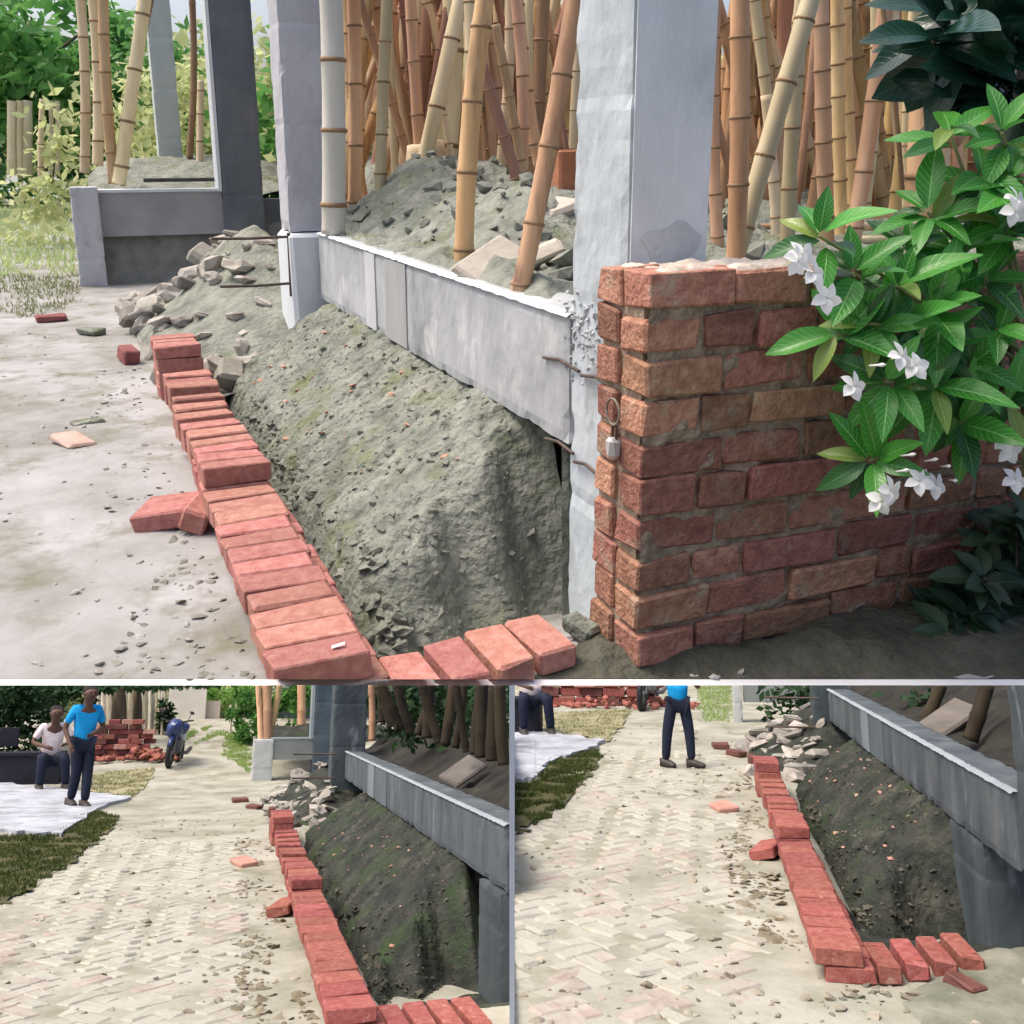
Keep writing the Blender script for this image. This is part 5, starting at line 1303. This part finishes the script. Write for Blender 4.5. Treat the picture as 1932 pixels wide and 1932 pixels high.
# red brick piles by the lane
def brick_pile(P, q0, wpx, hrows, wh, dep):
    base = P.hit(*q0); rg = random.Random(4)
    dist = base.y; W_ = wpx * K / FPX * dist; bl = W_ / 5; bh = bl * .42
    mes = [MB().cbox((bl * .97, bl * dep, bh * .94), bl * .03, bl * .015).mesh('stacked_brick', mm, 1) for mm in (M_brick(P), dkr, M_brick(P), fad)]
    for r in range(hrows):
        n = 5 if r < hrows - 2 else 4
        for i in range(n):
            if r == hrows - 1 and i == 0: continue
            o = obj(P, 'stacked_brick', rg.choice(mes), None, base + Vector(((i + .5 * (r % 2) * .6) * bl + rg.uniform(-.02, .02), rg.uniform(-.12, .12) + (0 if r < 3 else .05), r * bh)), (0, 0, rg.uniform(-.08, .08)))
            tag(o, 'red brick in the tall pile beyond the seated person, %s scene' % wh, 'brick', 'red bricks of the roadside pile, %s scene' % wh)
    c = MB()
    for _ in range(150):
        t = rg.random(); x = W_ * (-.1 + 1.5 * t); y = rg.uniform(-.6, .5)
        hh = .42 * bh * hrows * max(0, 1 - abs(t - .5) * 1.9) * max(0, 1 - abs(y) * 1.2) if t > .35 else .02
        c.cbox((rg.uniform(.06, .2), rg.uniform(.05, .14), rg.uniform(.04, .08)), .01, .01, rg=rg, T=Matrix.Translation((x, y, hh * rg.random())) @ Euler((rg.uniform(-.5, .5), rg.uniform(-.5, .5), rg.uniform(0, 3))).to_matrix().to_4x4())
    o = obj(P, 'brick_rubble', c.mesh('brick_rubble', M_brick(P), 1), None, base + Vector((0, 0, -.01))); stuff(o)
brick_pile(PB, zb1(700, 590), 96, 8, 'lower left', .8)
brick_pile(PC, zc5(240, 195), 200, 5, 'lower right', .5)

def motorcycle(P, loc, rz, s, label):
    t = thing(P, 'motorcycle', label, 'motorcycle', loc, (0, .06, rz))
    blk = mat('black_rubber', P, [(.3, (.010, .010, .011)), (.7, (.025, .025, .026))], rough=.6)
    bl_ = mat('blue_fairing', P, [(.3, (.012, .025, .09)), (.7, (.03, .06, .19))], rough=.3, spec=.6, bump=0)
    wh_ = mat('white_fairing', P, [(.3, (.5, .55, .62)), (.7, (.65, .68, .72))], rough=.3, bump=0)
    met = mat('engine_metal', P, [(.3, (.08, .08, .085)), (.7, (.18, .18, .19))], rough=.4)
    V = lambda *p: Vector(p) * s
    for y, in ((-.62,), (.62,)):
        ring = [V(0, y + .27 * cos(a), .30 + .27 * sin(a)) for a in [2 * pi * k / 20 for k in range(21)]]
        w = obj(P, 'wheel', MB().tube(ring, .055 * s, 8, caps=False).mesh('wheel', blk, 1, True), t)
        h = MB().tube([V(-.04, y, .30), V(.04, y, .30)], .05 * s, 10)
        for k in range(6):
            a = k * pi / 3; h.tube([V(0, y, .3), V(0, y + .25 * cos(a), .3 + .25 * sin(a))], .012 * s, 5)
        obj(P, 'rim', h.mesh('rim', met, 1), w)
    f = MB()
    for sx in (-.07, .07): f.tube([V(sx, -.62, .30), V(sx, -.45, .92)], .022 * s, 7)
    obj(P, 'fork', f.mesh('fork', met, 1), t)
    obj(P, 'mudguard', MB().tube([V(0, -.62 + .33 * cos(a), .30 + .33 * sin(a)) for a in (.4, .9, 1.5, 2.1, 2.6)], .05 * s, 7).mesh('mudguard', bl_, 1, True), t)
    obj(P, 'handlebar', MB().tube([V(-.36, -.34, 1.02), V(-.15, -.42, .98), V(.15, -.42, .98), V(.36, -.34, 1.02)], .018 * s, 7).mesh('handlebar', blk, 1), t)
    for sx in (-1, 1):
        obj(P, 'mirror', MB().tube([V(.25 * sx, -.4, 1.0), V(.30 * sx, -.4, 1.16)], .008 * s, 5).rock(V(.32 * sx, -.4, 1.18), .06 * s, 1, .1, .6).mesh('mirror', blk, 1), t)
    obj(P, 'headlight', MB().rock(V(0, -.56, .88), .11 * s, 2, .05, 1).mesh('headlight', wh_, 1, True), t)
    obj(P, 'fairing', MB().rock(V(0, -.45, .82), .2 * s, 2, .15, 1.1).mesh('fairing', bl_, 1, True), t)
    obj(P, 'fuel_tank', MB().rock(V(0, -.15, .80), .22 * s, 2, .12, .75).mesh('fuel_tank', bl_, 1, True), t)
    obj(P, 'seat', MB().tube([V(0, .0, .80), V(0, .3, .80), V(0, .65, .86)], [.12 * s, .13 * s, .10 * s], 8).mesh('seat', blk, 1, True), t)
    obj(P, 'engine', MB().cbox((.30 * s, .42 * s, .34 * s), .05 * s, .02 * s, T=Matrix.Translation(V(0, -.05, .28))).mesh('engine', met, 1), t)
    obj(P, 'side_panel', MB().cbox((.26 * s, .40 * s, .22 * s), .04 * s, .0, T=Matrix.Translation(V(0, .35, .55))).mesh('side_panel', wh_, 1), t)
    obj(P, 'exhaust', MB().tube([V(.16, -.05, .30), V(.19, .4, .28), V(.2, .8, .36)], [.03 * s, .045 * s, .05 * s], 8).mesh('exhaust', met, 1, True), t)
    return t
mq = PB.hit(*zb1(1262, 650))
motorcycle(PB, mq + Vector((.0, .5, 0)), -.12, .92, 'parked motorcycle with blue fairing seen from the front, lower left scene')
mq = PC.hit(*zc5(1005, 240))
motorcycle(PC, mq + Vector((.02, .5, 0)), -.12, 1.0, 'parked dark motorcycle of which the lower half shows, lower right scene')

# ---- vegetation, fence and wall at the far end of the lower left scene
bgr = mat('bright_foliage', PB, [(.3, (.16, .36, .06)), (.7, (.36, .55, .16))], scale=2, bump=0, trans=.45)
dgr = mat('deep_foliage', PB, [(.3, (.012, .035, .012)), (.7, (.03, .075, .025))], scale=2, bump=0, trans=.15)
pgr = mat('pale_far_foliage', PB, [(.3, (.42, .50, .24)), (.7, (.60, .64, .40))], scale=2, bump=0, trans=.45)
def bcloud(P, f, x, y, d, rad, n, size, m, name, label, cat, seed, trunk=None, group=None):
    c = P.Y(*f(x, y), d)
    return cloud(P, name, label, cat, c, rad, n, size, m, group, seed, trunk)
bcloud(PB, zb1, 130, 250, 24.5, (.95, .6, .95), 3200, .16, dgr, 'dark_bush', 'dark green bush behind the seated person, lower left scene', 'bush', 61)
bcloud(PB, zb1, 420, 60, 25.5, (1.2, .7, .40), 2600, .16, dgr, 'dark_tree_crown', 'dark hanging crown behind the standing person, lower left scene', 'tree', 62)
bcloud(PB, zb1, 1050, 10, 26, (2.0, .7, .16), 1700, .15, dgr, 'dark_tree_crown', 'dark hanging crown above the pale fence, lower left scene', 'tree', 63)
bcloud(PB, zb1, 1200, 240, 27.5, (.20, .3, .40), 500, .13, dgr, 'dark_bush', 'narrow dark bush beside the motorcycle, lower left scene', 'bush', 64)
bcloud(PB, zb1, 1640, 90, 31, (1.2, .5, .45), 1800, .13, bgr, 'bright_bush', 'bright green bush above the far end of the lane, lower left scene', 'bush', 65)
bcloud(PB, zb1, 1810, 260, 26, (.45, .5, .65), 1500, .13, mat('green_foliage', PB, [(.3, (.05, .15, .03)), (.7, (.12, .28, .06))], scale=2, bump=0, trans=.4), 'green_bush', 'green bush left of the far frame\'s bamboo, lower left scene', 'bush', 66)
bcloud(PB, zb1, 1560, 60, 32, (1.6, .4, .9), 2500, .16, pgr, 'pale_hedge', 'pale sunlit hedge beyond the end of the lane, lower left scene', 'hedge', 67)
bcloud(PB, zb1, 800, 120, 31.5, (4.5, .4, 1.3), 6000, .2, pgr, 'pale_hedge', 'long pale hedge behind the fence poles, lower left scene', 'hedge', 68)
bcloud(PB, zb2, 300, 150, 24.5, (.8, .4, .8), 1800, .14, mat('green_foliage', PB, []), 'green_bush', 'green bush seen through the far frame, lower left scene', 'bush', 69)
bcloud(PB, zb2, 1330, 150, 16.5, (1.0, .5, .9), 3600, .13, dgr, 'dark_hedge', 'dark hedge behind the shaded bamboo, lower left scene', 'hedge', 70)
bcloud(PB, zb2, 1250, 180, 18.5, (.5, .3, .6), 260, .13, pgr, 'pale_bush', 'pale leaves glinting through the dark hedge, lower left scene', 'bush', 71)
bcloud(PB, zb2, 1700, 150, 12.5, (1.1, .6, .9), 3600, .12, dgr, 'dark_hedge', 'second dark hedge nearer the white partition, lower left scene', 'hedge', 72)
bcloud(PC, zc6, 1100, 90, 14.6, (1.6, .4, .6), 3000, .13, dgr, 'dark_hedge', 'dark hedge behind the plinth, lower right scene', 'hedge', 73)
bcloud(PC, zc6, 1750, 60, 10.2, (.9, .4, .7), 2600, .11, dgr, 'dark_hedge', 'dark hedge behind the right brown bamboo pole, lower right scene', 'hedge', 74)
bark = mat('bark', PB, [(.3, (.06, .045, .03)), (.7, (.15, .115, .08))], scale=5, stretch=(1, 1, .3))
for k, (t, b, w, y, lb) in enumerate((((860, 30), (870, 330), 24, 26.2, 'dark tree trunk behind the brick pile, left of two, lower left scene'), ((1000, 60), (1005, 360), 15, 26.6, 'dark tree trunk right of the brick pile, right of two, lower left scene'))):
    a, b2 = PB.Y(*zb1(*b), y), PB.Y(*zb1(*t), y); r = w * K / FPX * y / 2
    tr = thing(PB, 'tree', lb, 'tree', a)
    obj(PB, 'trunk', MB().tube([(0, 0, -.3), (0, 0, .02), (b2 - a) * .5 + Vector((.03, 0, 0)), (b2 - a) * 1.3], [r * 1.3, r * 1.1, r, r * .85], 9).mesh('trunk', bark, 1, True), tr)
rg = random.Random(31)
palep = mat('pale_fence_pole', PB, [(.3, (.52, .46, .34)), (.7, (.72, .68, .56))], scale=5, bump=.2, stretch=(1, 1, .14), rnd=.2)
for k in range(24):
    x = 680 + k * 23 + rg.uniform(-6, 6)
    qpole(PB, zb1(x + rg.uniform(-14, 14), 35), zb1(x, 430), rg.uniform(4, 9), 27.8 + rg.uniform(-.4, .4), 'pale upright pole of the bamboo fence behind the brick pile, lower left scene', 'pale poles of the far bamboo fence, lower left scene', seed=800 + k, mats=palep, nodes=False, ext=0)
for k, (x, t, b) in enumerate(((1790, 140, 420), (1690, 190, 400), (1730, 180, 400))):
    qpole(PB, zb1(x + 5, t), zb1(x, b), 5, 26.8, ['yellowish plant stem, tallest of three by the far lane, lower left scene', 'pale plant stem, left of three by the far lane, lower left scene', 'pale plant stem, middle of three by the far lane, lower left scene'][k], seed=850 + k, mats=palep, nodes=False, ext=0)
p, q = PB.Y(*zb1(1240, 110), 30.2), PB.Y(*zb1(1500, 335), 30.2)
bw = mat('cream_wall', PB, [(.3, (.56, .53, .44)), (.7, (.70, .67, .58))], scale=2, bump=.2)
tag(obj(PB, 'boundary_wall', MB().box((p.x, 30.2, q.z - .3), (q.x, 30.4, p.z + .3)).mesh('boundary_wall', bw, 1)), 'cream boundary wall left of the far lane, lower left scene', 'wall')
p, q = PB.Y(*zb1(1500, 160), 30.3), PB.Y(*zb1(1610, 310), 30.3)
tag(obj(PB, 'boundary_wall', MB().box((p.x, 30.35, q.z - .3), (q.x, 30.5, p.z)).mesh('boundary_wall', mat('tan_wall', PB, [(.3, (.42, .36, .28)), (.7, (.52, .46, .38))], scale=2, bump=.2), 1)), 'tan boundary wall at the end of the far lane, lower left scene', 'wall')
# dark soil sheets at the right-hand corners
def soil_patch(P, poly, m, name='dark_soil', up=.012, st=(.03, .03), hole=-9):
    """a skin of earth that swells out of the ground and sinks back into it along a wandering edge"""
    x0, x1 = min(p[0] for p in poly) - .15, max(p[0] for p in poly) + .15; y0, y1 = min(p[1] for p in poly) - .15, max(p[1] for p in poly) + .15
    xs, ys = lin(x0, x1, st[0]), lin(y0, y1, st[1]); nx = len(xs); mb = MB(); D = []
    ed = [(Vector(a), Vector(b)) for a, b in zip(poly, poly[1:] + poly[:1])]
    for y in ys:
        for x in xs:
            p = Vector((x, y)); dm = 9
            for a, b in ed:
                ab = b - a; t = max(0, min(1, (p - a).dot(ab) / ab.length_squared)); dm = min(dm, (a + ab * t - p).length)
            d = dm if in_poly(x, y, poly) else -dm
            d += noise.fractal(Vector((x * 5, y * 5, 3)), .8, 2, 3) * .09
            D.append(d)
            mb.v.append(Vector((x, y, P.gz(x, y) + (.0012 if P.tag == 'A' else 0) + (sm(Y0 / UA + .01, Y0 / UA + .14, .9239 * y + .3827 * x) if P.tag == 'A' else 1) * (up * max(-2.5, min(1.4, d / .06)) + fb(x, y, 6, up * .4) + fb(x, y, 17, up * .3)))))
    for j in range(len(ys) - 1):
        for i in range(nx - 1):
            a = j * nx + i
            if max(D[a], D[a + 1], D[a + nx], D[a + nx + 1]) > -.14: mb.f.append((a, a + 1, a + nx + 1, a + nx)); mb.mi.append(0)
    struct(P, name, mb.mesh(name, m, P.u, True))
soil_patch(PA, [tuple(PA.G(*q).xy) for q in ((1060, 1230), (1110, 1180), (1215, 1230), (1500, 1180), (2000, 1040), (2000, 1420), (940, 1420))], mat('painted_shade_soil', PA, [(.3, (.035, .038, .027)), (.55, (.085, .085, .062)), (.8, (.15, .145, .11))], scale=5, bump=1.0, bscale=28, bdist=.03), up=.03)  # deep shade below the wall painted as near-black soil
soil_patch(PC, [tuple(PC.G(*zc7(*q)).xy) for q in ((1180, 1340), (1480, 1230), (1660, 1130), (2000, 1080), (2000, 1640), (1250, 1640))],
           mat('green_grey_earth', PC, [(.3, (.09, .10, .07)), (.5, (.19, .195, .15)), (.7, (.29, .285, .23))], scale=3.5, bump=.8, bscale=22), st=(.03, .05))  # greenish grey earth, darker than the lane
def mud(P, xa, xb_, ya, yb, n, rs, seed, m):
    rg = random.Random(seed); c = MB()
    while n:
        x = rg.uniform(xa, xb_); y = ya + (yb - ya) * rg.random() ** 1.3
        if noise.noise(Vector((x * 3.2, y * 1.3, seed))) + rg.uniform(-.12, .12) < .02: continue
        r = rg.choice(rs); n -= 1
        c.rock((x, y, P.gz(x, y) - r * .05), r, 1, .6, .28, rg=rg)
    stuff(obj(P, 'mud_crumbs', c.mesh('mud_crumbs', m, P.u)))
mudA = mat('lane_mud', PA, [(.3, (.15, .148, .125)), (.6, (.24, .235, .205)), (.8, (.32, .315, .285))], scale=6, bump=1.0, bscale=28)
mudB = mat('lane_mud_brown', PB, [(.3, (.12, .10, .065)), (.6, (.22, .19, .13)), (.8, (.33, .29, .21))], scale=6, bump=1.0, bscale=22)
mud(PA, -.05, .29, 2.45, 7, 210, (.005, .007, .010, .014, .02), 5, mudA)
mud(PA, .58, .75, 2.3, 6, 160, (.006, .009, .013, .02), 6, mudA)
mud(PB, .12, .52, 5.2, 13, 420, (.01, .015, .022, .035), 7, mudB)
mud(PC, .05, .42, 4.9, 11, 420, (.01, .015, .022, .035), 8, mudB)
mud(PC, .35, 1.5, 4.0, 5.2, 260, (.008, .012, .018, .03), 12, mat('green_grey_crumbs', PC, [(.3, (.07, .08, .055)), (.7, (.20, .20, .155))], scale=6, bump=.8))
mud(PB, -1.75, .2, 4.6, 15, 260, (.01, .014, .02), 9, mudB)
mud(PC, -1.6, .2, 4.2, 13, 260, (.01, .014, .02), 10, mudB)
soil_patch(PC, [(.66, 5.45), (1.4, 5.5), (1.4, 6.3), (.72, 6.2)], mat('shade_dark_soil', PC, []), st=(.03, .05))
soil_patch(PB, [(.98, 5.75), (1.9, 5.75), (1.9, 6.7), (.92, 6.5)], mat('shade_dark_soil', PB, []), st=(.03, .05))

# ================================================================== each lane ends at the white partition and at the terrace's sight line
def wmat(o):
    m = o.matrix_basis.copy(); p = o.parent
    while p: m = p.matrix_basis @ m; p = p.parent
    return m
a_cut = PITCH + atan((685.3 - CY) / FPX)
top_n = Vector((0, sin(a_cut), cos(a_cut)))
a_cutA = PITCH + atan((679.3 - CY) / FPX)
top_nA = Vector((0, sin(a_cutA), cos(a_cutA)))
front_n = Vector((0, -1, 0))
def cut(P, o):
    """saw the mesh off where its lane ends"""
    M = wmat(o)
    planes = {'B': [(CAM, top_n), (Vector((-.009, 0, 0)), Vector((1, 0, 0)))], 'C': [(CAM, top_n), (Vector((.009, 0, 0)), Vector((-1, 0, 0)))],
              'A': [(Vector((0, Y0, 0)), front_n)] if o.get('kind') == 'structure' else [(CAM, -top_nA)], 'W': []}[P.tag]
    bb = [M @ Vector(c) for c in o.bound_box]
    todo = []
    for co, n in planes:
        ds = [(c - co).dot(n) for c in bb]
        if min(ds) >= 0: return False
        if max(ds) > 0: todo.append((co, n))
    if not todo: return True
    bm = bmesh.new(); bm.from_mesh(o.data)
    Mi = M.inverted()
    for co, n in todo:
        if not bm.verts: break
        c2 = Mi @ co; n2 = (Mi.to_3x3() @ n).normalized()
        r = bmesh.ops.bisect_plane(bm, geom=bm.verts[:] + bm.edges[:] + bm.faces[:], plane_co=c2, plane_no=n2, clear_outer=True)
        ed = [e for e in r['geom_cut'] if isinstance(e, bmesh.types.BMEdge) and e.is_boundary]
        if ed and len(ed) < 4000 and len(bm.faces) < 6000:
            try: bmesh.ops.holes_fill(bm, edges=ed, sides=0)
            except Exception: pass
    if not bm.faces: bm.free(); return False
    if o.data.users > 1: o.data = o.data.copy()
    bm.to_mesh(o.data); bm.free()
    return True
drop = []
OPEN = ('soil_heap', 'rubble_heap', 'earth_mound', 'crown', 'leaf', 'petal')
for P, o in MESHED:
    if P.tag == 'A' and (o.parent and o.parent.name.startswith(('flowering', 'undergrowth', 'broadleaf', 'flower'))): continue
    if not cut(P, o): drop.append(o)
dead = set(drop)
def has_live(o): return any((c not in dead and (c.type == 'MESH')) or has_live(c) for c in o.children)
for o in drop:
    kids = [c for c in o.children if c not in dead]
    if kids:                                              # keep the family together when only the stem is beyond the cut
        for c in kids:
            for d in list(c.children): bpy.data.objects.remove(d)
            bpy.data.objects.remove(c)
for o in drop:
    try: bpy.data.objects.remove(o)
    except ReferenceError: pass
for o in [o for o in SC.objects if o.type == 'EMPTY' and not o.children]: bpy.data.objects.remove(o)
